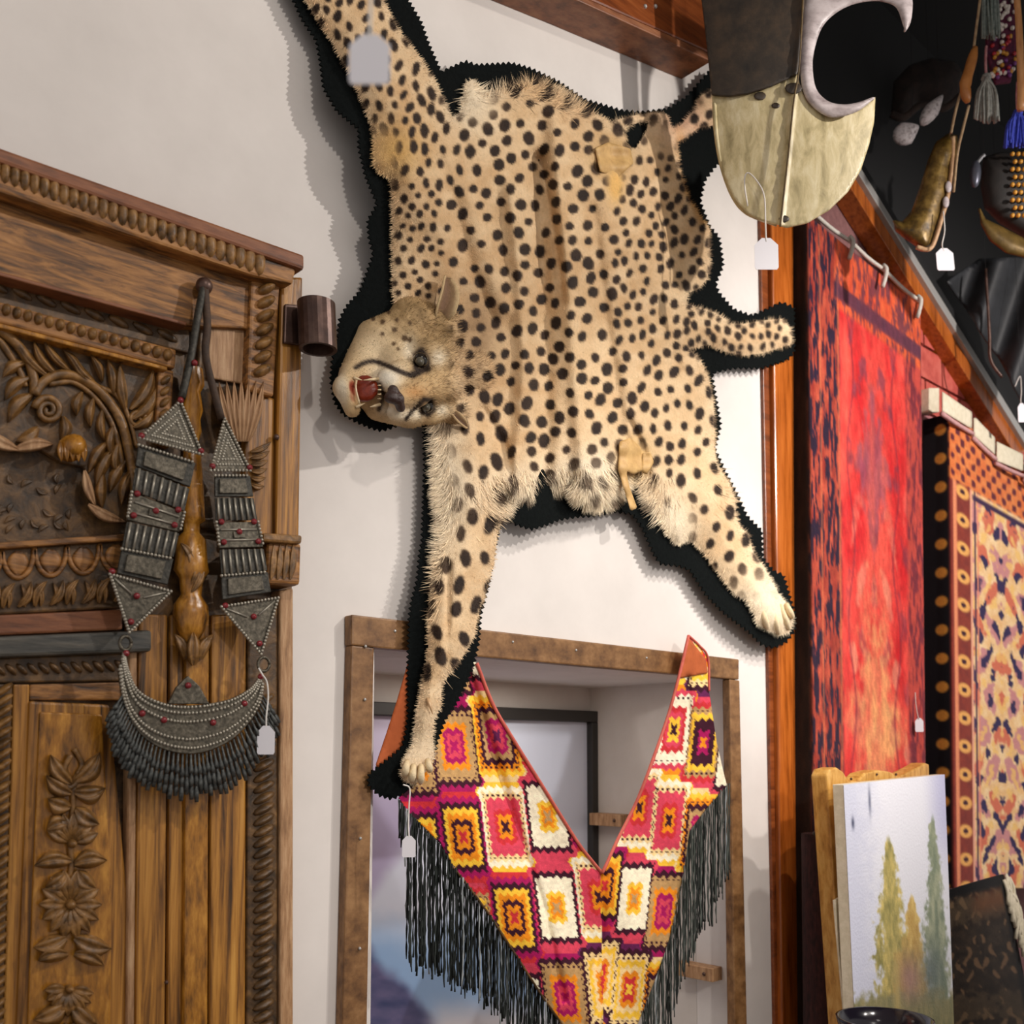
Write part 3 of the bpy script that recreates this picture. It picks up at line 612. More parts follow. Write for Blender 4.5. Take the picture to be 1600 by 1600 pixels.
def leafm(m, a, b, wpx, n, h, bend=0., veins=3):      # one carved leaf: a ridged blade from a to b
    a = np.array(a, float); b = np.array(b, float); d = b-a; L = np.linalg.norm(d); d /= L; pn = np.array([-d[1], d[0]])
    nu_, nv_ = 9, 9; V = []
    for i in range(nv_):
        t = i/(nv_-1); c = a+d*L*t+pn*bend*math.sin(math.pi*t); w = wpx/2*math.sin(math.pi*min(.06+t*.97, 1))**.75
        for j in range(nu_):
            u = j/(nu_-1)*2-1; q = c+pn*w*u
            hh = h*(1-u*u)**.5*(.35+.65*math.sin(math.pi*(.08+.84*t)))*(1-.28*math.cos(u*math.pi*veins)) 
            V.append(W(q[0], q[1], n+hh))
    V = np.array(V); F = grid(nu_, nv_)
    nn = np.cross(V[F[20][1]]-V[F[20][0]], V[F[20][2]]-V[F[20][0]])
    m.add(V, F if nn[1] < 0 else F[:, ::-1])
def stem(m, pts, n, r0, r1, flat=.9, k=30):
    P = spline(pts, k); m.add(*tube(W(P[:, 0], P[:, 1], n), np.linspace(r0, r1, k), 7, flat))
def spiral(m, c, r, turns, n, rad, start=0., sgn=1, k=40):
    t = np.linspace(0, 1, k); a = start+sgn*turns*2*np.pi*t; R_ = r*(1-t*.88)
    m.add(*tube(W(c[0]+R_*np.cos(a), c[1]+R_*np.sin(a), n), np.linspace(rad, rad*.6, k), 6))
dslab('back_board', [(-70, 270), (400, 425), (462, 445), (447, 1680), (-70, 1700)], 0, .010, 'wood_d', .001)
# cornice
dslab('cornice_lip', [(-70, 205), (476, 398), (476, 422), (-70, 229)], 0, .098, 'wood_lip', .006)
dslab('cornice', [(-70, 229), (464, 418), (458, 444), (398, 431), (-70, 277)], 0, .088, 'wood_h', .006)
ribs('cornice_carving', (-62, 243), (412, 413), 46, 31, .084, .013, 'wood_c', .30, .60)
dslab('header_board', [(-70, 281), (398, 434), (394, 514), (288, 508), (-70, 412)], .01, .052, 'wood_h', .004)
dslab('header_fillet', [(-70, 405), (292, 503), (292, 509), (-70, 412)], .01, .060, 'wood_lip', .002)
dslab('recessed_board', [(-70, 412), (296, 508), (296, 552), (-70, 460)], .01, .022, 'wood_d', .003)
ribs('carved_scallops', (-60, 432), (280, 530), 26, 9, .022, .007, 'wood_d', .9, .4)
dslab('rope_moulding', [(-70, 452), (276, 546), (274, 576), (-70, 486)], .01, .044, 'wood_h', .004)
ribs('rope_carving', (-66, 463), (270, 557), 20, 20, .044, .010, 'wood_c', .12, .44)
dslab('rope_fillet', [(-70, 486), (262, 573), (262, 579), (-70, 494)], .01, .05, 'wood_g', .002)
dslab('side_moulding', [(248, 576), (272, 578), (266, 700), (242, 690)], .01, .036, 'wood_h', .004)
ribs('side_carving', (259, 585), (254, 690), 18, 6, .036, .009, 'wood_c', .5, .42)
# spandrel with scrolls and leaves
sp = dslab('spandrel_panel', [(-70, 494), (250, 578), (244, 800), (200, 818), (150, 800), (132, 730), (95, 722), (60, 700), (20, 702), (-70, 660)], .01, .024, 'wood_d', .004)
m = MB()
stem(m, [(-40, 495), (0, 516), (24, 536), (43, 562), (52, 590), (54, 617)], .030, .0095, .008)
stem(m, [(-40, 512), (-4, 530), (14, 552), (30, 578), (40, 604)], .028, .006, .005)
spiral(m, (75, 641), 22, 2.1, .034, .0062, math.pi*1.05, 1)
stem(m, [(54, 617), (64, 600), (84, 587), (112, 586), (146, 603), (172, 630), (191, 664), (204, 720), (212, 780)], .032, .008, .009)
stem(m, [(76, 600), (112, 597), (140, 614), (164, 642), (180, 676), (192, 730)], .029, .005, .005)
stem(m, [(150, 603), (182, 618), (200, 650), (214, 700)], .028, .005, .004)
spiral(m, (214, 656), 14, 1.5, .030, .005, 0, -1)
m.build('scroll_carving', M['wood_c'], door, True)
m = MB()
for a_, b_, w_, be in [((78, 590), (24, 530), 20, -6), ((92, 588), (52, 530), 18, -8), ((112, 582), (66, 526), 16, -6), ((124, 588), (98, 546), 15, 5), ((150, 600), (112, 552), 17, -7), ((160, 596), (140, 552), 14, 4),
    ((178, 616), (168, 560), 18, 3), ((196, 640), (188, 566), 20, -4), ((204, 640), (240, 574), 24, 8), ((206, 655), (244, 606), 24, 8), ((208, 668), (240, 640), 20, 6),
    ((40, 566), (4, 590), 22, 6), ((46, 590), (8, 626), 24, 8), ((50, 616), (14, 660), 26, 8), ((60, 668), (24, 690), 24, -6), ((98, 650), (96, 690), 22, -6),
    ((128, 612), (120, 650), 18, 5), ((146, 622), (142, 668), 18, 5), ((160, 640), (164, 690), 16, 5), ((178, 664), (176, 716), 18, 6), ((186, 690), (184, 744), 18, 6),
    ((196, 720), (172, 770), 20, 5), ((206, 734), (190, 790), 20, 4), ((178, 700), (150, 760), 22, 5), ((168, 690), (138, 740), 20, 4), ((160, 740), (160, 796), 20, 3), ((212, 760), (206, 806), 18, 2)]:
    leafm(m, a_, b_, w_, .024, .016, be)
m.build('leaf_carving', M['wood_c'], door, True)
m = MB()
leafm(m, (-30, 672), (34, 704), 22, .026, .026, 4, 1); leafm(m, (24, 702), (84, 694), 22, .026, .026, -4, 1); leafm(m, (132, 735), (150, 792), 16, .03, .022, 3, 1); leafm(m, (138, 788), (196, 815), 18, .028, .026, 5, 1)
m.build('arch_lip', M['wood_pale'], door, True)
m = MB()
V, F = ellip(W(112, 700, .04), [W(134, 700, .04)-W(112, 700, .04), W(112, 678, .04)-W(112, 700, .04), np.array([0, -.03, 0])], 12, 8); m.add(V, F)
for k in range(5): x_ = 94+9*k; leafm(m, (x_, 690), (x_+2, 722), 11, .052, .012, 0, 1)
m.build('corbel_knob', M['wood_g'], door, True)
# incised arch recess: low leaf relief
m = MB()
for k in range(26):
    x_ = random.uniform(-40, 130); y_ = random.uniform(735, 822); an = random.uniform(-2.6, -.5); leafm(m, (x_, y_), (x_+22*math.cos(an), y_-16*math.sin(an)), 9, .010, .006, 3, 1)
m.build('recess_carving', M['wood_d'], door, True)
# middle rail
dslab('rail_fillet', [(-70, 852), (196, 834), (196, 844), (-70, 862)], .01, .05, 'wood_h', .003)
dslab('middle_rail', [(-70, 862), (196, 844), (194, 950), (-70, 964)], .01, .034, 'wood_d', .004)
m = MB()
for k in range(5):
    x0 = -48+k*51; y0 = 864-(x0+70)*.068
    t = np.linspace(0, math.pi, 16); px_ = x0+25-25*np.cos(t); py_ = y0+44*np.sin(t); m.add(*tube(W(px_, py_, .036), .0045, 6))
    t = np.linspace(0, math.pi, 16); px_ = x0+25-16*np.cos(t); py_ = y0+30*np.sin(t)
    leafm(m, (x0+25, y0+2), (x0+25, y0+42), 38, .032, .009, 0, 1)
m.build('arch_row', M['wood_h'], door, True)
m = MB()
for k in range(10):
    x0 = -46+k*25; y0 = 912-(x0+70)*.055; leafm(m, (x0, y0+42), (x0+20, y0+2), 17, .034, .014, 6*(1 if k % 2 else -1), 2); leafm(m, (x0+10, y0+42), (x0+4, y0+6), 9, .034, .012, 4, 1)
m.build('leaf_row', M['wood_c'], door, True)
dslab('lower_rail', [(-70, 964), (192, 952), (192, 984), (-70, 996)], .01, .042, 'wood_lip', .004)
dslab('iron_bar', [(-70, 997), (238, 984), (238, 1018), (-70, 1030)], .01, .056, 'wood_blue', .006)
dslab('carved_band', [(-70, 1031), (200, 1020), (200, 1064), (-70, 1068)], .01, .03, 'wood_d', .003)
ribs('band_carving', (-60, 1049), (196, 1040), 24, 15, .03, .008, 'wood_d', .6, .36)
# lower leaf: rope strip, stile, raised panel
dslab('rope_strip', [(-70, 1069), (20, 1069), (2, 1690), (-70, 1690)], .01, .034, 'wood_d', .003)
ribs('rope_strip_carving', (4, 1070), (-10, 1680), 40, 36, .034, .014, 'wood_c', .55, .44)
dslab('stile', [(21, 1069), (47, 1069), (24, 1690), (3, 1690)], .01, .026, 'wood_v', .003)
dslab('panel_top_rail', [(47, 1069), (206, 1065), (206, 1094), (46, 1094)], .01, .026, 'wood_h', .003)
dslab('panel_border', [(46, 1095), (172, 1101), (200, 1400), (196, 1690), (22, 1690)], .01, .032, 'wood_v', .005)
dslab('raised_panel', [(62, 1112), (160, 1116), (176, 1400), (172, 1690), (40, 1690)], .03, .037, 'wood_g', .006)
def rosette(cx, cy, r, npet, a0=0., a1=2*math.pi, name='carved_flower', mat='wood_c', tilt=1.12):
    m = MB()
    for k in range(npet):
        a_ = a0+(a1-a0)*k/npet; dx, dy = math.cos(a_), math.sin(a_)*tilt
        leafm(m, (cx+dx*r*.14, cy+dy*r*.14), (cx+dx*r, cy+dy*r), r*.52, .036, .020, 0, 1)
    V, F = ellip(W(cx, cy, .044), [W(cx+r*.17, cy, .044)-W(cx, cy, .044), W(cx, cy-r*.17, .044)-W(cx, cy, .044), np.array([0, -.014, 0])], 10, 8); m.add(V, F)
    return m.build(name, M[mat], door, True)
rosette(110, 1413, 50, 14)
rosette(108, 1545, 40, 9, math.pi*.05, math.pi*1.1)
rosette(112, 1318, 44, 7, -math.pi*.85, 0.05)
m = MB()
for a_, b_, w_, be in [((112, 1225), (84, 1186), 22, -6), ((116, 1222), (150, 1182), 24, 8), ((112, 1240), (78, 1216), 22, -5), ((116, 1238), (158, 1232), 24, 8), ((110, 1262), (80, 1250), 24, -5), ((118, 1264), (150, 1284), 26, 6), ((108, 1285), (78, 1296), 24, 5),
    ((112, 1345), (62, 1352), 22, 6), ((116, 1350), (160, 1345), 24, -6), ((104, 1365), (76, 1384), 24, -6), ((122, 1362), (146, 1384), 24, 6), ((104, 1465), (60, 1478), 26, -6), ((116, 1466), (166, 1480), 28, 6), ((106, 1490), (66, 1500), 22, 6), ((116, 1490), (156, 1506), 22, -6),
    ((104, 1570), (60, 1590), 26, -6), ((112, 1570), (150, 1600), 26, 6), ((105, 1600), (80, 1650), 26, -6), ((112, 1600), (140, 1650), 26, 6)]:
    k_ = 1.18; mx, my = (a_[0]+b_[0])/2, (a_[1]+b_[1])/2; leafm(m, a_, (a_[0]+(b_[0]-a_[0])*k_, a_[1]+(b_[1]-a_[1])*k_), w_*1.35, .036, .020, be, 2)
stem(m, [(116, 1170), (128, 1195), (116, 1220), (114, 1260), (110, 1320), (112, 1350), (108, 1372)], .040, .005, .005)
stem(m, [(110, 1180), (100, 1205), (106, 1230), (120, 1222), (122, 1205)], .044, .005, .004)
m.build('leaf_spray', M['wood_c'], door, True)
# plain planks and jambs
for k, (x0, x1, s0, s1, n1, mt) in enumerate([(203, 216, 198, 210, .040, 'wood_pale'), (217, 263, 211, 258, .032, 'wood_v'), (266, 289, 261, 285, .024, 'wood_v'), (291, 328, 287, 325, .034, 'wood_g'), (331, 386, 328, 384, .036, 'wood_v')]):
    dslab('plank', [(x0, 960), (x1, 960), (s1, 1690), (s0, 1690)], .01, n1, mt, .005)
dslab('carved_strip', [(388, 935), (434, 935), (434, 1690), (386, 1690)], .01, .040, 'wood_d', .004)
ribs('carved_strip_ribs', (412, 1085), (411, 1680), 38, 35, .040, .014, 'wood_d', .45, .46)
dslab('outer_edge', [(438, 922), (459, 918), (459, 1690), (438, 1690)], .0, .046, 'wood_pale', .005)
# upper right jamb
dslab('upper_jamb', [(440, 432), (474, 432), (468, 842), (432, 838)], .0, .060, 'wood_v', .006)
dslab('rope_jamb', [(393, 424), (438, 440), (428, 620), (386, 612)], .01, .062, 'wood_h', .005)
ribs('rope_jamb_carving', (417, 440), (409, 590), 30, 7, .062, .016, 'wood_c', .35, .46)
dslab('inner_jamb', [(312, 512), (390, 516), (384, 840), (300, 820)], .01, .030, 'wood_d', .003)
dslab('patch_board', [(328, 508), (384, 514), (380, 600), (324, 590)], .03, .040, 'wood_pale', .003)
dslab('jamb_plank', [(386, 614), (430, 622), (428, 842), (380, 842)], .01, .048, 'wood_v', .005)
dslab('capital_block', [(420, 846), (472, 848), (470, 915), (418, 912)], .0, .082, 'wood_h', .008)
dslab('capital_cap', [(412, 832), (473, 836), (472, 850), (412, 846)], .0, .092, 'wood_c', .005)
m = MB()
for k in range(7):
    t = k/6; leafm(m, (366+t*22, 690), (342+t*70, 592+8*abs(t-.5)), 14, .05, .03, 4*(t-.5), 1)
m.build('leaf_capital', M['wood_pale'], door, True)
m = MB()
for k in range(6): leafm(m, (392, 706+k*10), (424-k*2, 690+k*14), 10, .05, .016, 3, 1)
for k in range(4): leafm(m, (424+k*10, 905), (428+k*10, 850), 12, .08, .01, 2, 1)
m.build('capital_leaves', M['wood_c'], door, True)
# golden pilaster: turned shaft with collars
prof = [(575, 14, 0), (600, 17, 0), (612, 11, 0), (640, 15, 0), (655, 11, 0), (672, 13, 0), (690, 9, 0), (705, 13, 0), (760, 17, 0), (800, 19, 0), (812, 20, 0), (818, 12, 0), (832, 12, 0), (842, 21, 0), (880, 24, 0), (892, 26, 0), (905, 18, 0), (930, 15, 0), (946, 25, 0), (962, 26, 0), (985, 20, 0), (1000, 12, 0), (1022, 7, 0)]
V = []; ns = 14
for (y_, r_, _) in prof:
    c0 = W(302-(y_-575)*.01, y_, .045); rr = r_*.00128
    for j in range(ns): t = 2*math.pi*j/ns; V.append(c0+np.array([rr*math.cos(t), rr*math.sin(t)*.8, 0]))
F = [[i*ns+j, i*ns+(j+1) % ns, (i+1)*ns+(j+1) % ns, (i+1)*ns+j] for i in range(len(prof)-1) for j in range(ns)]
mk('pilaster', np.array(V), F, M['wood_g'], door, smooth=True)
m = MB()
for k in range(5): leafm(m, (300, 925-k*12), (318-k*9, 880-k*8), 14, .055, .016, 4, 1)
leafm(m, (302, 1040), (302, 985), 26, .05, .02, 0, 2); leafm(m, (290, 1030), (272, 990), 18, .045, .018, 5, 1); leafm(m, (314, 1030), (334, 990), 18, .045, .018, -5, 1)
m.build('pilaster_leaves', M['wood_c'], door, True)
# nail holes / bolts
for (x_, y_) in ((432, 683), (260, 1535), (48, 1008), (150, 1002)):
    V, F = ball(W(x_, y_, .058 if y_ < 700 else .04), .006 if y_ < 700 else .004); mk('bolt', V, F, M['iron'], door, smooth=True)
# iron pivot socket on the jamb: open tube with strap
hs = thing('pivot_socket', 'dark iron tube bracket fixed to the right edge of the carved door', 'bracket', W(490, 545, .08))
m = MB(); ns = 24; c0 = W(497, 546, .108); c1 = W(494, 474, .108); Ro, Ri = .038, .031; V = []
for (c_, r_) in ((c0, Ri), (c0, Ro), (c1, Ro), (c1, Ri)):
    for j in range(ns): t = 2*math.pi*j/ns; V.append(c_+np.array([r_*math.cos(t), r_*math.sin(t), 0]))
F = [[i*ns+j, i*ns+(j+1) % ns, ((i+1) % 4)*ns+(j+1) % ns, ((i+1) % 4)*ns+j] for i in range(4) for j in range(ns)]
mk('tube', np.array(V), F, M['iron'], hs, smooth=False)
slab('strap', [(446, 474), (492, 478), (490, 540), (444, 536)], .0605, .0695, M['iron'], hs, .003)
# ------------------------------------------------------------------ silver necklace hung on the door
nk = thing('silver_necklace', 'large tarnished silver crescent necklace with red stones hung on the carved door', 'necklace', W(300, 1250, .07))
NN = .088
def plate(poly, n=NN, th=.006, mat='silver', name='plate'): return slab(name, poly, n-th, n, M[mat], nk, .0015)
beadV, beadF = ball((0, 0, 0), .0034, 6, 4); stoneV, stoneF = ellip((0, 0, 0), [(.006, 0, 0), (0, 0, .006), (0, -.005, 0)], 10, 6)
st0 = mk('stone_proto', stoneV, stoneF, M['stone'], smooth=True); STM = st0.data; WLOC.pop(st0.name); bpy.data.objects.remove(st0)
beads = MB()
def brow(pts, gap=5.2, n=NN+.002):
    for A_, B_ in zip(pts[:-1], pts[1:]):
        k = max(2, int(math.hypot(B_[0]-A_[0], B_[1]-A_[1])/gap))
        for i in range(k): p = LP(A_, B_, i/k); beads.add(beadV+W(p[0], p[1], n), beadF)
def stone(p, n=NN+.002): put('stone', STM, W(p[0], p[1], n), nk)
def chain(L_, R_, tri0, tri1, kinds):
    plate(tri0); brow(tri0+[tri0[0]]); c0_ = np.mean(tri0, 0); i0 = [tuple(c0_+(np.array(p)-c0_)*.66) for p in tri0]; i1 = [tuple(c0_+(np.array(p)-c0_)*.36) for p in tri0]; brow(i0+[i0[0]], 4.2, NN-.001); brow(i1+[i1[0]], 4.2, NN-.001)
    ys = np.linspace(0, 1, len(kinds)+1)
    Ls = lambda t: np.array([np.interp(t, np.linspace(0, 1, len(L_)), [p[i] for p in L_]) for i in (0, 1)]); Rs = lambda t: np.array([np.interp(t, np.linspace(0, 1, len(R_)), [p[i] for p in R_]) for i in (0, 1)])
    for k, kd in enumerate(kinds):
        t0, t1 = ys[k]+.006, ys[k+1]-.006; q = [Ls(t0), Rs(t0), Rs(t1), Ls(t1)]
        if kd == 'link':
            plate(q, NN-.003, .003, 'silver2', 'link_band')
            for i in range(7):
                u = (i+.5)/7; a_, b_ = q[0]*(1-u)+q[1]*u, q[3]*(1-u)+q[2]*u; beads.add(*tube([W(a_[0], a_[1], NN-.001), W(b_[0], b_[1], NN-.001)], .0024, 5))
        elif kd == 'bar':
            plate(q, NN-.002, .005, 'silver2'); c_ = sum(q)/4; plate([c_+(p-c_)*np.array([.74, .70]) for p in q], NN+.002, .005, 'silver'); brow([q[0], q[1]], 5.5, NN)
        else:
            plate(q); brow([q[0], q[3]]); brow([q[1], q[2]]); c_ = sum(q)/4; stone(c_, NN+.003)
            for p in q: stone(c_+(p-c_)*.78)
            plate([c_+(p-c_)*.26 for p in q], NN+.003, .004)
            for f_ in (.3, .7): a_, b_ = q[0]*(1-f_)+q[3]*f_, q[1]*(1-f_)+q[2]*f_; beads.add(*tube([W(*(a_*.92+b_*.08), NN+.001), W(*(a_*.08+b_*.92), NN+.001)], .0022, 5))
    plate(tri1); brow(tri1+[tri1[0]]); cc_ = np.mean(tri1, 0); stone(cc_); stone(LP(tri1[2], cc_, .22))
    for v_ in tri1[:2]: beads.add(*tube([W(*LP(v_, cc_, .15), NN+.001), W(*LP(v_, cc_, .8), NN+.001)], .002, 5))
chain([(217, 694), (209, 752), (196, 829), (183, 897)], [(306, 722), (291, 789), (278, 843), (262, 915)], [(219, 684), (282, 627), (316, 710)], [(172, 897), (267, 924), (202, 988)], ['bar', 'link', 'big', 'link', 'bar'])
stone((282, 630)); stone((221, 686)); stone((314, 709)); stone((175, 898))
chain([(336, 742), (336, 800), (345, 872), (348, 938)], [(391, 742), (400, 800), (415, 870), (424, 926)], [(329, 735), (351, 654), (391, 735)], [(346, 948), (435, 934), (408, 1022)], ['bar', 'link', 'big', 'link', 'bar'])
stone((332, 733)); stone((390, 735)); stone((352, 951))
for (x_, y_) in ((196, 1005), (412, 1038)):
    t = np.linspace(0, 2*math.pi, 18); mk('ring', *tube(W(x_+9*np.cos(t), y_+11*np.sin(t), NN), .0032, 6), M['silver'], nk, smooth=True)
inner = spline([(194, 1020), (200, 1045), (216, 1078), (256, 1098), (300, 1102), (354, 1094), (388, 1078), (408, 1056)], 30)
outer = spline([(412, 1066), (404, 1108), (370, 1150), (330, 1172), (290, 1178), (245, 1166), (212, 1138), (194, 1100), (186, 1050)], 34)
plate(np.vstack([inner, outer]), NN, .008, 'silver', 'crescent_plate')
plate([(263, 1100), (276, 1074), (284, 1066), (294, 1056), (304, 1064), (312, 1072), (328, 1100)], NN+.004, .008, 'silver', 'crest'); stone((294, 1076), NN+.006)
for f_ in (.04, .16, .34, .70, .88):
    io = outer[::-1]; pts = [tuple(inner[i]*(1-f_)+io[int(i/29*33)]*f_) for i in range(0, 30)]; brow(pts, 4.6, NN+.001)
for p in ((197, 1026), (407, 1062), (256, 1130), (333, 1134), (382, 1104), (222, 1120)): stone(p)
# pendant drops around the rim
dm = MB(); io = outer[2:-3]
for row, (off, ln) in enumerate(((2, 30), (10, 50), (16, 62))):
    for k in range(46):
        t = k/45; i = t*(len(io)-1); j = int(i); p = io[j]*(1-i+j)+io[min(j+1, len(io)-1)]*(i-j); c_ = np.array([295, 1085]); d_ = (p-c_)/np.linalg.norm(p-c_)
        d_ = d_*.45+np.array([0, .72]); a_ = p+d_*off*.3; b_ = p+d_*ln*random.uniform(.85, 1.05)
        P = W(np.array([a_[0], LP(a_, b_, .5)[0], LP(a_, b_, .8)[0], b_[0]]), np.array([a_[1], LP(a_, b_, .5)[1], LP(a_, b_, .8)[1], b_[1]]), NN-.004-.003*row+random.uniform(0, .006)); dm.add(*tube(P, [.002, .0026, .0050, .0036], 5))
dp = dm.build('pendant_drops', noisy('greyish_silver', [(44, 46, 46), (82, 84, 82), (110, 112, 108)], 150, rough=.45, metal=.5, bump=.5, bdist=.002), nk, True); dp['kind'] = 'stuff'
bo = beads.build('bead_rows', M['bead'], nk, True); bo['kind'] = 'stuff'
mk('cord', *tube(spline([W(318, 447, .075), W(308, 500, .078), W(298, 560, .082), W(284, 622, .086)], 20), .0075, 6), M['silver2'], nk, smooth=True)
mk('cord', *tube(spline([W(320, 447, .075), W(324, 510, .078), W(322, 560, .08), W(346, 655, .086)], 20), .008, 6), noisy('brown_cord', [(40, 28, 20), (84, 60, 42)], 60, rough=.7, bump=.5), nk, smooth=True)
V, F = ball(W(319, 447, .070), .016, 12, 8); mk('nail_head', V, F, M['iron'], nk, smooth=True)
V, F = ball(W(304, 567, .092), .006); mk('stone_on_cord', V, F, M['stone'], nk, smooth=True)
# ------------------------------------------------------------------ price tags
def hang(par, p):
    p = np.asarray(p, float); mk('hanging_thread', *tube(np.linspace(p, np.array([p[0], p[1], 4.6]), 4), .0007, 5), M['black'], par)
def price_tag(label, pts3, top, w, h, yaw=0., dn=None, name='price_tag', tilt=0.):
    """string runs through pts3 (world points) to the hole of a chamfered card whose top centre is `top`; the card faces the viewer, turned by yaw"""
    top = np.asarray(top, float); r = np.array([math.cos(YAW+yaw), -math.sin(YAW+yaw), 0]); u = np.array([0, 0, 1.])+r*tilt; f = np.cross(r, u)
    t = thing(name, label, 'price tag', top-u*h)
    P = [(-.18, 0), (-.5, -.22), (-.5, -.93), (-.43, -1), (.43, -1), (.5, -.93), (.5, -.22), (.18, 0)]
    fr = np.array([top+r*x*w+u*y*h-f*.0006 for x, y in P]); V, F = prism(fr, fr+f*.0012)
    nn = np.cross(fr[1]-fr[0], fr[2]-fr[0])
    if nn@(CP-top) < 0: F = [q[::-1] for q in F]
    mk('card', V, F, M['cardw'], t)
    V, F = ellip(top-u*h*.12-f*.0012, [r*.07*w, u*.07*w, f*.0008], 8, 4); mk('hole_rim', V, F, M['iron'], t)
    pts = np.vstack([np.asarray(pts3), (top-u*h*.12-f*.001)[None]]); mk('loop_string', *tube(spline(pts, 26), .0016 if w < .05 else .0022, 5), M['string'], t, smooth=True)
    return t
price_tag('white price tag tied to the silver necklace on the door', [W(404, 1044, .095), W(410, 1054, .1), W(417, 1066, .1), W(419, 1090, .1), W(416, 1120, .1)], W(416, 1134, .1), .033, .054)
price_tag('white price tag tied to the hanging front paw of the skin', [W(630, 1226, .11), W(640, 1232, .112), W(639, 1260, .112), W(638, 1290, .112)], W(639, 1306, .112), .028, .044)
tg_ = price_tag('large blurred white price tag hanging close to the camera near the top', [Q(580, -60, .86), Q(579, 0, .86), Q(578, 40, .86)], Q(578, 54, .86), .034, .044); hang(tg_, Q(580, -60, .86))
# ------------------------------------------------------------------ patterned kilim cloth hung as a V
KIL = [(690, 1015), (745, 1036), (770, 1100), (800, 1152), (850, 1232), (900, 1312), (925, 1345), (941, 1364), (950, 1345), (965, 1312), (1000, 1240), (1040, 1130), (1060, 1060), (1076, 993),
 (1092, 1008), (1106, 1028), (1108, 1080), (1120, 1160), (1130, 1205), (1136, 1228), (1105, 1262), (1076, 1300), (1070, 1350), (1062, 1400), (1045, 1470), (1024, 1530), (1000, 1592), (975, 1650), (940, 1705),
 (900, 1630), (851, 1562), (807, 1494), (760, 1423), (707, 1353), (690, 1320), (660, 1290), (635, 1268), (624, 1247), (650, 1225), (668, 1140)]
KC = dict(o=(238, 142, 30), m=(170, 26, 92), p=(216, 70, 92), w=(250, 238, 208), d=(62, 24, 40), t=(190, 150, 98), y=(248, 196, 62), r=(206, 52, 58), c=(246, 212, 150), v=(104, 38, 84), k=(30, 20, 24))
# ring colours from the middle outwards
SCHEMES = ['mpmottdm', 'dorppcwy', 'toywwwdpp', 'yrocycdv', 'rodoydmr', 'vpmtdoyc', 'dyprwwpo', 'omddytrp']
def kilcol(x, y):
    left = x < 938+(y-1364)*.02
    ax = np.where(left, 790., 1045.); ay = np.where(left, 1292., 1282.)
    Ax = np.where(left, 80., -54.); Ay = np.where(left, 126., 122.); Bx = np.where(left, 14., -8.); By = np.where(left, 142., 142.)
    X = x-ax; Y = y-ay; det = Ax*By-Ay*Bx
    j0 = np.round((X*By-Y*Bx)/det); k0 = np.round((Ax*Y-Ay*X)/det)
    best = np.full(x.shape, 1e9); bj = np.zeros(x.shape); bk_ = np.zeros(x.shape); rx = np.zeros(x.shape); ry = np.zeros(x.shape)
    for dj in (-1, 0, 1):
        for dk in (-2, -1, 0, 1, 2):
            j = j0+dj; k = k0+dk; ux = X-j*Ax-k*Bx; uy = Y-j*Ay-k*By; ux = ux-np.where(left, .12, -.10)*uy
            hw = np.where(left, 41., 33.); d = np.maximum(np.abs(ux)/hw, np.abs(uy)/70.); m = d < best
            best = np.where(m, d, best); bj = np.where(m, j, bj); bk_ = np.where(m, k, bk_); rx = np.where(m, ux/hw, rx); ry = np.where(m, uy/70., ry)
    edge_v = np.abs(rx) > np.abs(ry); along = np.where(edge_v, ry*70, rx*np.where(left, 41., 33.))
    zig = (np.abs((along/6.) % 2-1)-.5)*.085; d = best+zig
    sid = (np.abs(bj*3+bk_*5+np.where(left, 0, 11))).astype(int) % len(SCHEMES)
    for (jj, kk, lf, s_) in ((-1, 0, True, 0), (0, 0, True, 1), (1, 0, True, 2), (2, 0, True, 3), (-1, 0, False, 7), (0, 0, False, 1), (1, 0, False, 2), (2, 0, False, 3), (-1, 1, True, 4), (0, 1, True, 4), (-2, 1, True, 0)):
        sid = np.where((bj == jj) & (bk_ == kk) & (left == lf), s_, sid)
    c = np.zeros(x.shape+(3,))
    for s_, sch in enumerate(SCHEMES):
        i = np.clip((d*len(sch)*.98).astype(int), 0, len(sch)-1); pal = np.array([KC[ch] for ch in sch], float); m = sid == s_; c[m] = pal[i[m]]
    dots = (np.abs(best-.70) < .02) & ((along/4.) % 2 < 1); c = np.where(dots[..., None], np.array(KC['d'], float), c)
    c = c*(.88+.24*fbm(x/4, y/4, 33))[..., None]
    return np.clip(c, 0, 255)
def nkil(x, y):
    n = .066+.012*np.sin((x-.62*(y-1000))/27.)*sst(1020, 1200, y)+.007*np.sin((x+.42*(y-1000))/19.+1)*(x > 940)+.02*gs(x, y, 940, 1480, 90, 160)+.010*(fbm(x/60, y/60, 12)-.5)
    n = n-.014*ridge(x, y, [(735, 1060), (790, 1240), (850, 1420), (880, 1560)], 7)-.012*ridge(x, y, [(1075, 1060), (1075, 1220), (1064, 1400)], 6)-.012*ridge(x, y, [(945, 1370), (935, 1480), (910, 1600)], 7)
    return n-.030*gs(x, y, 700, 1090, 62, 130)
kx, ky, kd, kf = psheet(KIL, 1.9); kil = thing('kilim_cloth', 'multicoloured woven kilim cloth with black fringe draped as a V over the niche', 'textile', W(900, 1690, .05))
mk('woven_cloth', W(kx, ky, nkil(kx, ky)), kf, M['cloth'], kil, kilcol(kx, ky), True, solid=.004)
def piping(pts, name='binding', r=.0045, mat='piping'):
    P = spline(pts, 50); mk(name, *tube(W(P[:, 0], P[:, 1], nkil(P[:, 0], P[:, 1])+.002), r, 6), M[mat], kil, smooth=True)
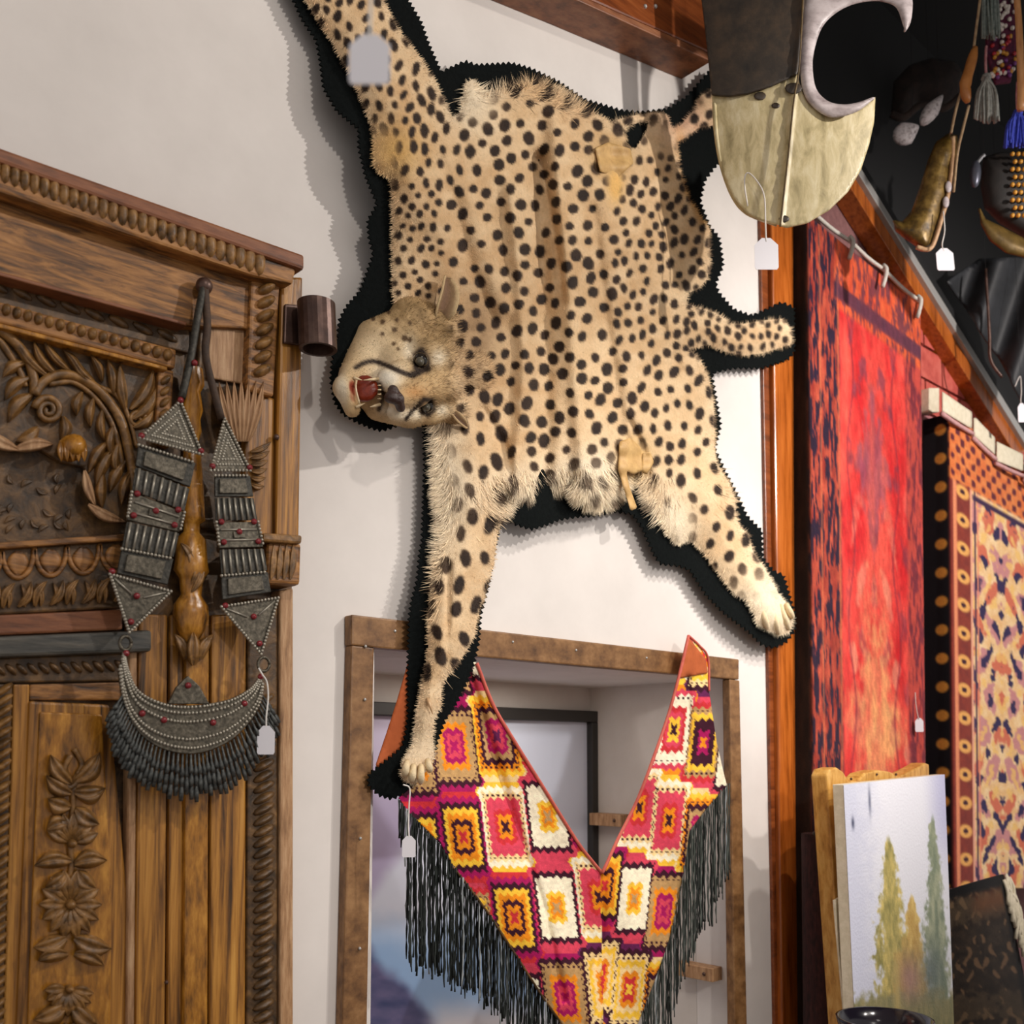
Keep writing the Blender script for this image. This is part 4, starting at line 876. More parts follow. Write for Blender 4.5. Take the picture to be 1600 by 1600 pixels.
piping([(745, 1036), (770, 1100), (800, 1152), (850, 1232), (900, 1312), (925, 1345), (941, 1364)]); piping([(941, 1364), (950, 1345), (965, 1312), (1000, 1240), (1040, 1130), (1060, 1060), (1076, 993)])
piping([(1076, 993), (1092, 1008), (1106, 1028), (1108, 1080)], 'binding', .0035); piping([(707, 1353), (760, 1423), (807, 1494), (851, 1562), (900, 1630)], 'edge_cord', .003, 'wood_d')
a_ = np.array([(1076, 996), (1103, 1030), (1106, 1052), (1082, 1056), (1063, 1060)], float); sx, sy, _, sf = psheet(a_, 3); mk('corner_patch', W(sx, sy, nkil(sx, sy)+.004), sf, M['orange'], kil, smooth=True, solid=.002)
a_ = np.array([(646, 1010), (664, 1010), (660, 1250), (640, 1262), (600, 1212), (588, 1196), (622, 1090)], float); sx, sy, _, sf = psheet(a_, 4); mk('lining', W(sx, sy, .044+.008*np.sin(sx/14)), sf, M['orange'], kil, smooth=True, solid=.003)
fr = MB(); rf = np.random.default_rng(5)
def fringe(top, bot, xs, n0, base):
    for x in xs:
        y0 = np.interp(x, [p[0] for p in top], [p[1] for p in top]); y1 = np.interp(x, [p[0] for p in bot], [p[1] for p in bot])+rf.normal(0, 9)
        k = max(5, int((y1-y0)/9)); ys = np.linspace(y0-4, y1, k); wx = x+np.cumsum(rf.normal(0, .45, k)); nn = n0+rf.uniform(-.012, .012)+.006*np.sin(ys/40+x/9)
        rad = .0022*(1+.45*np.sin(np.arange(k)*2.1+x)); V, F = tube(W(wx, ys, nn), rad, 4)
        cc = np.array(base)*rf.uniform(.6, 1.5) if rf.random() > .09 else np.array((150, 156, 158.)); fr.add(V, F, np.clip(cc, 0, 255))
fringe([(622, 1250), (635, 1268), (690, 1325), (707, 1353), (760, 1423), (807, 1494), (851, 1562), (900, 1630)], [(622, 1310), (634, 1330), (636, 1500), (690, 1525), (735, 1545), (760, 1565), (800, 1608), (850, 1660), (900, 1720)],
       np.concatenate([np.arange(624, 900, 2.6), np.arange(625, 900, 3.4)]), .056, (34, 38, 36))
fringe([(1010, 1570), (1024, 1530), (1045, 1470), (1062, 1400), (1070, 1350), (1076, 1300), (1105, 1262), (1136, 1228)], [(1010, 1720), (1040, 1625), (1060, 1550), (1078, 1500), (1092, 1455), (1112, 1440), (1122, 1400), (1140, 1368)],
       np.concatenate([np.arange(1004, 1140, 2.6), np.arange(1005, 1140, 3.2)]), .056, (58, 62, 58))
fo = fr.build('fringe', M['fringe'], kil, True); fo['kind'] = 'stuff'
# ------------------------------------------------------------------ rugs on the block wall
def rugmesh(TL, TR, BR, BL, n0, fold, colf, nu=110, nv_=320, wrap=26, back=.0):
    """hanging rug: front surface in pixels TL..BL, its left edge turned back towards the wall over `wrap` steps"""
    u = np.linspace(0, 1, nu); v = np.linspace(0, 1, nv_); U, Vv = np.meshgrid(u, v)
    px = (TL[0]*(1-U)+TR[0]*U)*(1-Vv)+(BL[0]*(1-U)+BR[0]*U)*Vv; py = (TL[1]*(1-U)+TR[1]*U)*(1-Vv)+(BL[1]*(1-U)+BR[1]*U)*Vv
    n = n0+fold(U, Vv); P = W(px, py, n); C_ = colf(U, Vv, px, py)
    E0 = P[:, 0]; cols = []; cc = []
    for k in range(wrap, 0, -1):
        t = k/wrap; q = E0.copy(); a = min(t*2, 1); q[:, 0] += .012*(1-math.cos(a*math.pi/2))-.012*a; q[:, 1] += (n[:, 0]-back)*t; cols.append(q); cc.append(colf(np.full(nv_, -t*.16), v, px[:, 0], py[:, 0]))
    P = np.concatenate([np.stack(cols, 1), P], 1); C_ = np.concatenate([np.stack(cc, 1), C_], 1)
    return P.reshape(-1, 3), grid(nu+wrap, nv_), C_.reshape(-1, 3)
def redcol(U, Vv, px, py):
    x = U*200; y = Vv*1200; nz = fbm(x/7, y/26, 14); n2 = fbm(x/22, y/80, 15); n3 = fbm(x/3.2, y/24, 16); n4 = fbm(x/10, y/50, 17)
    c = mix((198, 34, 38), (228, 84, 70), n2*2.2-.6+(nz-.5)*.5)
    xm = np.abs(x-112)                                    # motifs are mirrored about the middle of the field
    ft = np.sin(xm/8.5+1.6*np.sin(y/46.))*np.cos(y/31.+.8*np.sin(xm/12.))+(fbm(xm/9, y/22, 18)-.5)*1.5
    c = mix(c, mix((92, 40, 60), (150, 70, 84), nz), sst(.45, .95, ft)*(.85-.6*Vv)*sst(.28, .36, U))
    c = mix(c, mix((206, 110, 96), (236, 170, 130), n4), sst(.40, .95, -ft)*sst(.12, .45, Vv)*.75*sst(.28, .36, U))  # dark motifs fade and pale ones grow downward, overexposure painted in
    dia = xm/58.+np.abs((Vv-.56)/.22); c = mix(c, mix((236, 178, 112), (214, 112, 84), n4*1.7-.4), sst(1.1, .45, dia+(fbm(xm/6, y/20, 19)-.5)*.9)*.85)
    dia = xm/40.+np.abs((Vv-.25)/.13); c = mix(c, mix((188, 92, 88), (120, 70, 96), n4*1.7-.4), sst(1.0, .5, dia+(fbm(xm/6, y/20, 20)-.5)*1.0)*.7)
    ln = np.abs(xm-40-6*np.sin(y/38.)); c = mix(c, (120, 40, 56), sst(2.4, .8, ln)*.5)
    bl = sst(.29, .25, U+(n2-.5)*.03)
    bcol = mix(mix((128, 38, 32), (186, 84, 60), nz*1.6-.3), (38, 24, 44), sst(.47, .58, n3)); c = mix(c, bcol, bl); c = mix(c, (196, 110, 72), sst(.012, .004, np.abs(U-.10))*.6+sst(.010, .004, np.abs(U-.26))*.6)
    br = sst(.84, .88, U+(n2-.5)*.03); c = mix(c, mix((184, 70, 60), (116, 44, 54), sst(.46, .60, n3)), br)
    top = sst(.085, .078, Vv)*sst(.2, .28, U); c = mix(c, mix(mix((198, 70, 44), (226, 110, 60), nz), (84, 48, 66), np.maximum(sst(.05, .054, Vv)*sst(.072, .068, Vv), sst(.5, .6, n3)*.8)), top*.9)
    c = c*(.84+.32*fbm(x/2.2, y/9, 35))[..., None]
    ed = sst(.02, -.03, U); c = mix(c, mix((24, 16, 12), (54, 36, 26), nz), ed)
    return np.clip(c, 0, 255)
R1 = thing('red_rug', 'tall red patterned wool rug hanging on the block wall beside the wooden post', 'rug', W(1350, 1690, .06))
P, F, c = rugmesh((1262, 336), (1438, 478), (1452, 1700), (1276, 1700), .085, lambda U, V_: .010*np.sin(U*7+V_*2)+.02*sst(.85, 1, U)*0, redcol)
mk('pile', P, F, M['rug'], R1, c, True, solid=.008)
def hooks(pts, par, n, r=.007):
    for A_, B_ in zip(pts[:-1], pts[1:]):
        mk('hanging_cord', *tube(spline([W(A_[0], A_[1], n), W((A_[0]+B_[0])/2, (A_[1]+B_[1])/2+3, n), W(B_[0], B_[1], n)], 8), r, 6), M['hook'], par, smooth=True)
    for p in pts[1:]:
        mk('hook', *tube(spline([W(p[0]-2, p[1]-8, n+.004), W(p[0]+3, p[1]-2, n+.016), W(p[0]+1, p[1]+12, n+.014), W(p[0]-3, p[1]+26, n+.012)], 10), .008, 6), M['hook'], par, smooth=True)
hooks([(1268, 330), (1330, 378), (1382, 422), (1436, 470)], R1, .092)
def rug2col(U, Vv, px, py):
    x = U*220; y = Vv*760; nz = fbm(x/6, y/12, 24); n2 = fbm(x/4, y/8, 25); xm = np.abs(((x-34)/46.) % 2-1)*46        # mirrored columns
    f_ = np.sin(xm/5.2+1.3*np.sin(y/17.))*np.cos(y/13.+.9*np.sin(xm/7.))+(fbm(xm/5, y/9, 26)-.5)*1.3
    g_ = np.sin(xm/7.5-1.1*np.cos(y/23.))*np.sin(y/19.+.5)+(fbm(xm/6, y/10, 27)-.5)*1.1
    c = mix((226, 178, 120), (240, 210, 164), nz*1.6-.3)
    c = mix(c, (206, 110, 84), sst(.35, .6, g_)); c = mix(c, (188, 120, 132), sst(.30, .5, -g_)*.8); c = mix(c, (50, 40, 78), sst(.50, .66, f_)); c = mix(c, (236, 190, 110), sst(.55, .75, -f_)*.8)
    bd = sst(.155, .145, U); by = (y/46.) % 1; ros = sst(13, 9, np.hypot((x-19), (by-.5)*46)); bc = mix(mix((148, 62, 46), (110, 46, 44), nz), (226, 166, 92), ros); bc = mix(bc, (60, 30, 44), sst(5, 3, np.hypot((x-19), (by-.5)*46))); c = mix(c, bc, bd)
    for b_, w_, q_ in ((.15, .010, (232, 168, 140)), (.175, .007, (70, 44, 70)), (.195, .008, (226, 140, 110)), (.03, .018, (224, 140, 100))): c = mix(c, q_, sst(w_, w_*.5, np.abs(U-b_)))
    tp = sst(.14, .13, Vv); tc_ = mix(mix((206, 98, 50), (226, 146, 84), n2), (96, 40, 50), sst(.1, .5, np.sin(x/2.6)*np.sin(y/4.5)+(nz-.5))); c = mix(c, tc_, tp); c = mix(c, (60, 40, 70), sst(.008, .004, np.abs(Vv-.15))*sst(.15, .17, U))
    ed = sst(.0, -.02, U); c = mix(c, mix((18, 14, 18), (204, 138, 56), sst(11, 7, np.hypot((by-.5)*46, (U+.055)*260))), ed)
    return np.clip(c, 0, 255)
R2 = thing('oriental_rug', 'navy, cream and rust floral oriental rug hanging at the right edge', 'rug', W(1560, 1400, .06))
P, F, c = rugmesh((1484, 646), (1700, 790), (1700, 1388), (1492, 1388), .11, lambda U, V_: .012*np.sin(U*9+V_), rug2col, 140, 300)
mk('pile', P, F, M['rug'], R2, c, True, solid=.008)
hm = [(1471, 612), (1520, 650), (1556, 690), (1600, 716), (1650, 752)]
for A_, B_ in zip(hm[:-1], hm[1:]):
    q = [(A_[0]+2, A_[1]), (B_[0]-1, B_[1]-6), (B_[0]-1, B_[1]+20), (A_[0]+2, A_[1]+30)]; xx, yy, _, f_ = psheet(ccw(q), 3)
    mk('header_loop', W(xx, yy, .125+.012*np.sin((xx-A_[0])/(B_[0]-A_[0])*math.pi)), f_, M['cream'], R2, smooth=True, solid=.004)
    mk('header_cord', *tube(spline([W(A_[0], A_[1]+34, .13), W((A_[0]+B_[0])/2, (A_[1]+B_[1])/2+32, .13), W(B_[0], B_[1]+28, .13)], 8), .009, 6), noisy('pink_cord', [(190, 140, 140), (214, 168, 166)], 50, rough=.8, bump=.3), R2, smooth=True)
slab('hanger_tab', [(1452, 606), (1468, 606), (1468, 644), (1452, 644)], -.02, .03, M['cream'], R2, .003)
# dark folded rug in front, with cream fringe
def darkcol(U, Vv, px, py):
    x = U*110; y = Vv*330; nz = fbm(x/7, y/8, 34); xm = np.abs(x-52); f_ = np.sin(xm/4.)*np.sin(y/6.)+.7*np.sin(xm/2.4+np.sin(y/5.)*2)+.5*np.sin(y/15.)
    c = mix((30, 24, 20), (58, 46, 36), nz*1.4-.2); c = mix(c, (120, 92, 66), sst(.7, 1.1, f_+(nz-.5)*1.6)*.8); c = mix(c, (110, 54, 26), .9*np.exp(-((Vv-.10)/.05)**2)*sst(.3, .6, U)); c = mix(c, (84, 70, 52), sst(.3, .6, np.sin(y/24.)+nz-.7)*.5)
    e_ = np.maximum(sst(.06, .03, Vv), sst(.90, .95, U)); return np.clip(mix(c, (18, 17, 18), np.clip(e_, 0, 1)), 0, 255)
R3 = thing('dark_rug', 'dark brown rug with cream fringe standing at the lower right corner', 'rug', W(1540, 1690, .3))
u = np.linspace(0, 1, 70); v = np.linspace(0, 1, 150); U, Vv = np.meshgrid(u, v); TL, TR, BR, BL = (1476, 1392), (1568, 1366), (1640, 1720), (1486, 1720)
px = (TL[0]*(1-U)+TR[0]*U)*(1-Vv)+(BL[0]*(1-U)+BR[0]*U)*Vv; py = (TL[1]*(1-U)+TR[1]*U)*(1-Vv)+(BL[1]*(1-U)+BR[1]*U)*Vv
mk('pile', W(px, py, .30+.04*np.sin(U*2.6)+.01*np.sin(Vv*9)).reshape(-1, 3), grid(70, 150), M['rug'], R3, darkcol(U, Vv, px, py).reshape(-1, 3), True, solid=.012)
m = MB()
for k in range(60):
    t = k/59; x = 1570+t*34+rf.normal(0, 2); y = 1366+t*100; m.add(*tube(spline([W(x, y, .33), W(x+6+rf.normal(0, 2), y+18, .34), W(x+8+rf.normal(0, 3), y+44+rf.normal(0, 5), .34)], 6), .007, 5))
f3 = m.build('fringe', M['cream'], R3, True); f3['kind'] = 'stuff'
# rolled maroon carpet standing between post and painting
rr = thing('rolled_carpet', 'dark maroon rolled carpet standing in front of the red rug', 'carpet', W(1283, 1690, .3))
V = []; ns = 20; ys = np.linspace(1302, 1720, 30)
for y_ in ys:
    c0 = W(1280+(y_-1302)*.012, y_, .165)
    for j in range(ns): t = 2*math.pi*j/ns; r_ = .052*(1+.05*math.sin(3*t)); V.append(c0+np.array([r_*math.cos(t), r_*math.sin(t), 0]))
V = np.array(V); F = [[i*ns+j, (i+1)*ns+j, (i+1)*ns+(j+1) % ns, i*ns+(j+1) % ns] for i in range(29) for j in range(ns)]+[list(range(ns))[::-1]]
mk('roll', V, F, noisy('maroon_pile', [(22, 12, 12), (52, 22, 22), (70, 34, 30)], 30, (4, 4, 1), .9, bump=.5), rr, smooth=True)
V, F = tube(spline([W(1272, 1303, .20), W(1280, 1297, .20), W(1288, 1304, .20)], 8), .006, 6); mk('roll_end', V, F, M['leather'], rr, smooth=True)
# ------------------------------------------------------------------ canvas painting of poplars and the gilded board behind it
pa = thing('canvas_painting', 'unframed landscape painting of yellow poplars leaning before the red rug', 'painting', W(1400, 1690, .3))
QL = [(1318, 1226), (1476, 1210), (1494, 1690), (1340, 1690)]; ND = .36
nu, nvv = 150, 300; u = np.linspace(0, 1, nu); v = np.linspace(0, 1, nvv); U, Vv = np.meshgrid(u, v)
px = (QL[0][0]*(1-U)+QL[1][0]*U)*(1-Vv)+(QL[3][0]*(1-U)+QL[2][0]*U)*Vv; py = (QL[0][1]*(1-U)+QL[1][1]*U)*(1-Vv)+(QL[3][1]*(1-U)+QL[2][1]*U)*Vv
nz = fbm(U*22, Vv*40, 51); n2 = fbm(U*40, Vv*26, 52); yy = Vv*470
sky = mix((216, 218, 236), (240, 240, 248), sst(.15, .55, U+nz*.2)); sky = mix(sky, (196, 196, 226), sst(.75, 1, U)*sst(.4, .1, Vv))
c = sky
def tree(cx, top, base, w, c1, c2, sd):
    global c
    e1 = fbm(U*14, Vv*22, sd)-.5; e2 = fbm(U*46, Vv*60, sd+3)-.5; t = (yy-top)/(base-top); hw = w*np.clip(np.clip(t*1.5, 0, 1)**.6*1.05, 0, 1)
    m = sst(1.12, .62, np.abs(U*160-cx-6*e1)/(hw+1e-3)+e1*.9+e2*.9)*sst(0, .06, t)*sst(1, .9, t); c = mix(c, mix(c1, c2, fbm(U*30, Vv*24, sd+5)*2-.5), m*.92)
tree(137, 55, 372, 20, (110, 124, 96), (172, 176, 140), 41); tree(66, 82, 392, 27, (134, 126, 58), (222, 196, 104), 44); tree(100, 176, 384, 21, (190, 146, 60), (236, 202, 110), 47); tree(86, 240, 384, 26, (150, 128, 66), (206, 172, 92), 40)
g = sst(330, 352, yy+nz*34-(np.abs(U-.55)*30)); c = mix(c, mix((120, 122, 84), (176, 160, 110), n2), g)
c = mix(c, mix((150, 112, 108), (196, 150, 134), n2), np.exp(-((U*160-92)/20)**2-((yy-310)/34)**2)*.9); c = mix(c, (96, 110, 108), np.exp(-((U*160-128)/18)**2-((yy-300)/40)**2)*.8); c = mix(c, (206, 180, 110), np.exp(-((U*160-70)/6)**2)*sst(270, 300, yy)*.7)
c = mix(c, (70, 74, 100), np.exp(-((U*160-12)/2.2)**2-((yy-62)/9)**2)+.7*np.exp(-((U*160-40)/2)**2-((yy-30)/22)**2))
P = W(px, py, ND); mk('canvas', P.reshape(-1, 3), grid(nu, nvv), vcol('oil_paint', .4, .4, 120), pa, c.reshape(-1, 3), True)
q = W(np.array([p[0] for p in QL]), np.array([p[1] for p in QL]), ND-.001); bkq = q+np.array([-.004, .032, 0]); V, F = prism(q[::-1], bkq[::-1]); mk('stretcher', V, F, M['cream'], pa, bevel=.002)
gb = thing('gilded_board', 'gold-brown wooden board with scalloped top standing behind the poplar painting', 'board', W(1390, 1690, .25))
top = [(1292, 1212), (1296, 1202), (1308, 1199), (1318, 1206), (1326, 1220), (1340, 1220), (1352, 1208), (1372, 1203), (1392, 1206), (1404, 1214), (1420, 1206), (1436, 1198), (1446, 1192), (1452, 1194)]
f = WP(ccw(top+[(1470, 1700), (1326, 1700)]), .29); b_ = f+np.array([-.004, .05, 0]); V, F = prism(f, b_); mk('board', V, F, noisy('gilded_wood', [(150, 96, 30), (206, 154, 74), (228, 184, 108)], 12, (4, 4, 1), .4, bump=.2), gb, bevel=.005)
for (x_, y_) in ((1330, 1217), (1370, 1210), (1400, 1210)): V, F = ball(W(x_, y_, .292), .004); mk('tack', V, F, M['iron'], gb, smooth=True)
cd_ = thing('paper_card', 'pale card edge leaning behind the left side of the painting', 'card', W(1325, 1690, .31)); f = WP(ccw([(1304, 1407), (1320, 1398), (1344, 1700), (1330, 1700)]), .318); V, F = prism(f, f+np.array([0, .006, 0])); mk('sheet', V, F, M['cream'], cd_)
# dark round lid peeping in at the bottom edge
lid = thing('dark_bowl', 'rim of a dark glossy bowl at the bottom edge before the painting', 'bowl', W(1385, 1660, .5)); V = []; ns = 28; c0 = W(1384, 1660, .55)
for (r_, dz) in ((.05, 0), (.085, .02), (.105, .06), (.115, .10), (.117, .108), (.110, .108), (.10, .07), (.07, .03), (.02, .015)):
    for j in range(ns): t = 2*math.pi*j/ns; V.append(c0+np.array([r_*math.cos(t), r_*math.sin(t), dz]))
F = [[i*ns+j, i*ns+(j+1) % ns, (i+1)*ns+(j+1) % ns, (i+1)*ns+j] for i in range(8) for j in range(ns)]; mk('bowl_body', np.array(V), F, plain('dark_glaze', (24, 20, 30), .15), lid, smooth=True)
# ------------------------------------------------------------------ rawhide panel with leather top and pale crescent, hung in front
DZ = 2.85
rh = thing('rawhide_panel', 'hanging cream rawhide panel with dark leather top and pale crescent rim', 'hanging', Q(1230, 353, DZ))
def qsheet(name, poly, depth, bulge, mat, step=3.0, th=.006, par=rh):
    a = np.array(poly, float); x, y, d, f = psheet(a, step); c_ = a.mean(0); V = Q(x, y, depth-bulge(x, y)); return mk(name, V, f, mat, par, smooth=True, solid=th)
bul = lambda x, y: .05*np.clip(1-((x-1240)/140)**2, -.3, 1)+.012*np.clip(1-np.abs(x-1235-(y-200)*-.10)/6, 0, 1)
qsheet('rawhide', [(1112, 146), (1140, 148), (1165, 145), (1200, 135), (1228, 124), (1246, 116), (1252, 140), (1262, 160), (1282, 176), (1300, 182), (1330, 176), (1352, 166), (1368, 148), (1366, 190), (1358, 226), (1345, 266), (1325, 300), (1296, 328), (1262, 348), (1230, 355), (1214, 350), (1190, 344), (1166, 332), (1146, 308), (1132, 276), (1122, 236), (1115, 190)], DZ, bul, M['raw'])
qsheet('leather_top', [(1090, -60), (1096, 0), (1104, 70), (1112, 148), (1140, 150), (1168, 146), (1204, 135), (1232, 122), (1250, 112), (1252, 60), (1258, 0), (1262, -60)], DZ-.012, bul, M['leather'])
P = spline([(1257, -60), (1253, 30), (1248, 110), (1240, 160), (1232, 240), (1224, 310), (1219, 354)], 40); mk('spine_ridge', *tube(Q(P[:, 0], P[:, 1], DZ-.012-bul(P[:, 0], P[:, 1])), .0026, 6), noisy('brown_thong', [(70, 54, 28), (110, 88, 50)], 40, rough=.6), rh, smooth=True)
out_ = spline([(1262, -40), (1256, 20), (1250, 80), (1252, 130), (1262, 158), (1284, 178), (1306, 184), (1340, 174), (1368, 152)], 40); inn_ = spline([(1368, 150), (1340, 160), (1316, 163), (1294, 158), (1276, 140), (1270, 110), (1272, 80), (1284, 44), (1304, 22), (1330, 8), (1360, 2), (1384, 4), (1402, 14), (1414, 46), (1424, 30), (1424, -10), (1400, -40)], 60)
poly = np.vstack([out_, inn_]); x, y, d, f = psheet(poly, 3); mk('pale_crescent', Q(x, y, DZ-.055-.012*(1-np.exp(-d/9))), f, M['bone'], rh, smooth=True, solid=.012)
for (x_, y_, r_) in ((1188, 150, .012), (1240, 138, .016), (1212, 165, .008), (1225, 342, .010)): V, F = ellip(Q(x_, y_, DZ-bul(x_, y_)-.001), [RT*r_*1.5, UP*r_, FW*.0025], 10, 6); mk('leather_patch', V, F, M['leather'], rh, smooth=True)
mk('rim_stitching', *tube(Q(*spline([(1116, 160), (1119, 210), (1128, 260), (1145, 306), (1168, 333), (1214, 351)], 30).T, DZ-.012), .006, 6), M['raw'], rh, smooth=True)
price_tag('white price tag looped on the cream rawhide panel', [Q(1168, 322, DZ-.045), Q(1163, 285, DZ-.055), Q(1168, 270, DZ-.06), Q(1182, 282, DZ-.07), Q(1194, 306, DZ-.08), Q(1196, 350, DZ-.09)], Q(1197, 372, DZ-.09), .064, .088)
# ------------------------------------------------------------------ hanging curios before the dark wall
KS = 1.42
def QK(px, py, d): return Q(px, py, np.asarray(d, float)*KS)
def qslab(name, poly, depth, th, mat, par, bev=.003):
    a = ccw(poly); f = QK(a[:, 0], a[:, 1], depth); V, F = prism(f, f+FW*th*KS); return mk(name, V, F, mat, par, bevel=bev)
def qtube(name, pts, depth, r, mat, par, k=20, seg=6):
    P = spline(pts, k); return mk(name, *tube(QK(P[:, 0], P[:, 1], depth), r*KS, seg), mat, par, smooth=True)
brass = noisy('aged_brass_leather', [(46, 34, 14), (106, 82, 34), (150, 122, 62)], 30, rough=.35, metal=.3, bump=.4)
sh = thing('knife_sheath', 'worn olive leather sheath with pale edge hanging by strings at upper right', 'sheath', QK(1440, 392, 2.4))
xs_, ys_, ds_, fs_ = psheet([(1462, 222), (1482, 208), (1496, 212), (1496, 240), (1488, 262), (1484, 300), (1470, 345), (1458, 384), (1446, 392), (1432, 386), (1412, 372), (1398, 360), (1396, 344), (1410, 346), (1424, 330), (1438, 290), (1450, 250)], 3); mk('sheath_body', QK(xs_, ys_, 2.4-.03*(1-np.exp(-ds_/9))), fs_, brass, sh, smooth=True, solid=.01)
qtube('pale_edge', [(1489, 214), (1488, 250), (1482, 300), (1470, 345), (1458, 382), (1448, 390), (1432, 386)], 2.385, .0055, noisy('pale_trim', [(150, 104, 66), (206, 172, 132)], 40, rough=.5, bump=.3), sh, 30)
for k, (x_, y_) in enumerate(((1482, 292), (1478, 316))): V, F = ellip(QK(x_, y_, 2.378), [KS*RT*.008, KS*UP*.014, KS*FW*.004], 10, 6); mk('bone_inlay', V, F, M['bone'], sh, smooth=True)
strg = noisy('twine', [(140, 110, 80), (196, 168, 130)], 60, rough=.8, bump=.3)
qtube('hanging_string', [(1534, -20), (1526, 40), (1522, 72)], 2.42, .003, strg, sh); qtube('hanging_string', [(1503, 140), (1494, 170), (1486, 208)], 2.42, .003, strg, sh); qtube('hanging_string', [(1514, 165), (1506, 196), (1496, 240), (1490, 300)], 2.38, .003, strg, sh)
a = spline([(1524, 74), (1516, 104), (1508, 135), (1512, 160)], 14); mk('wooden_toggle', *tube(QK(a[:, 0], a[:, 1], 2.41), np.array([.006, .009, .011, .012, .012, .012, .012, .013, .014, .012, .013, .012, .010, .006])*KS, 8), noisy('orange_wood', [(150, 90, 40), (196, 132, 70)], 12, rough=.35), sh, smooth=True)
price_tag('white price tag hanging from the olive sheath', [QK(1474, 330, 2.36), QK(1476, 360, 2.36), QK(1472, 382, 2.36)], QK(1475, 388, 2.36), KS*.040, KS*.053, tilt=-.06)
def tassel(label, cx, y0, y1, w, depth, mat, ncol, group='yarn tassels at the upper right'):
    t = thing('tassel', label, 'tassel', QK(cx, y1, depth), group); V, F = ellip(QK(cx, y0+6, depth), [KS*RT*.012, KS*UP*.012, KS*FW*.012], 8, 6); mk('knot', V, F, mat, t, smooth=True)
    m = MB(); r = np.random.default_rng(int(cx))
    for k in range(ncol):
        x1 = cx+r.uniform(-w, w)/2; P = spline([(cx+r.uniform(-4, 4), y0+4), (cx+(x1-cx)*.8, y0+(y1-y0)*.35), (x1+r.normal(0, 2), y1-r.uniform(0, 14))], 8); m.add(*tube(QK(P[:, 0], P[:, 1], depth+r.uniform(-.012, .012)), .0026*KS, 5))
    s_ = m.build('yarn', mat, t, True); s_['kind'] = 'stuff'
    qtube('tassel_cord', [(cx, y0-44), (cx-1, y0-20), (cx, y0+4)], depth, .003, noisy('pink_thread', [(150, 80, 90), (214, 160, 160)], 60, rough=.8), t)
gy = noisy('grey_yarn', [(120, 122, 116), (176, 176, 168)], 60, rough=.85, bump=.3); bl_ = noisy('blue_yarn', [(24, 34, 140), (70, 86, 200)], 60, rough=.8, bump=.3)
tassel('grey yarn tassel hanging lower beside the wooden toggle', 1541, 116, 194, 40, 2.45, gy, 46); tassel('grey-green yarn tassel at the very top edge', 1547, -60, 64, 28, 2.5, noisy('greygreen_yarn', [(84, 96, 92), (150, 158, 150)], 60, rough=.85, bump=.3), 40)
tassel('bright blue yarn tassel at the right edge', 1590, 172, 232, 40, 2.4, bl_, 60)
bd = thing('beaded_band', 'maroon beaded band with multicoloured beads at the upper right corner', 'band', QK(1566, 130, 2.56))
qslab('band_cloth', [(1540, -40), (1592, -40), (1590, 60), (1580, 128), (1556, 130), (1542, 80)], 2.56, .01, noisy('maroon_cloth', [(40, 12, 30), (92, 24, 54), (60, 20, 50)], 40, rough=.8, bump=.4), bd)
bc_ = [plain('bead_%s' % n_, c_, .3) for n_, c_ in (('white', (220, 210, 200)), ('gold', (196, 140, 50)), ('red', (170, 40, 50)), ('violet', (110, 50, 120)))]
bms = []
for q_ in bc_: V, F = ball((0, 0, 0), .0055*KS, 8, 6); o_ = mk('bead_proto', V, F, q_, smooth=True); bms.append(o_.data); WLOC.pop(o_.name); bpy.data.objects.remove(o_)
for k in range(70):
    x_, y_ = random.uniform(1548, 1588), random.uniform(5, 124); put('bead', bms[(0 if y_ < 55 else random.randrange(4))], QK(x_, y_, 2.553), bd)
pl = thing('wooden_stick', 'slim pale orange wooden stick hanging at the right edge', 'stick', QK(1594, 170, 2.35)); a = spline([(1586, -40), (1592, 40), (1595, 120), (1595, 172)], 14); mk('stick_shaft', *tube(QK(a[:, 0], a[:, 1], 2.35), np.linspace(.007, .009, 14)*KS, 8), noisy('honey_wood', [(176, 116, 66), (218, 164, 112)], 12, (6, 6, 1), .35), pl, smooth=True)
po = thing('leather_pouch', 'dark leather pouch with brass crescent rim at the right edge', 'pouch', QK(1575, 405, 2.5))
po_x, po_y, po_d, po_f = psheet([(1536, 246), (1560, 238), (1620, 238), (1640, 300), (1640, 380), (1600, 372), (1560, 348), (1538, 326), (1532, 290)], 4); mk('pouch_body', QK(po_x, po_y, 2.5-.04*(1-np.exp(-po_d/14))), po_f, noisy('black_leather', [(16, 13, 11), (34, 27, 22)], 20, rough=.65, bump=.3), po, smooth=True, solid=.01)
po_x, po_y, po_d, po_f = psheet([(1530, 322), (1540, 342), (1562, 352), (1600, 372), (1640, 384), (1640, 430), (1598, 402), (1572, 396), (1546, 376), (1532, 350)], 3); mk('brass_rim', QK(po_x, po_y, 2.475-.012*(1-np.exp(-po_d/8))), po_f, noisy('polished_brass', [(70, 54, 22), (118, 94, 46)], 20, rough=.4, metal=.4, bump=.2), po, smooth=True, solid=.008)
chm = bms[1]
for r_ in range(9):
    for c__ in range(3): put('brass_stud', chm, QK(1582+c__*9+(r_ % 2)*4, 244+r_*12, 2.452), po)
SH = []
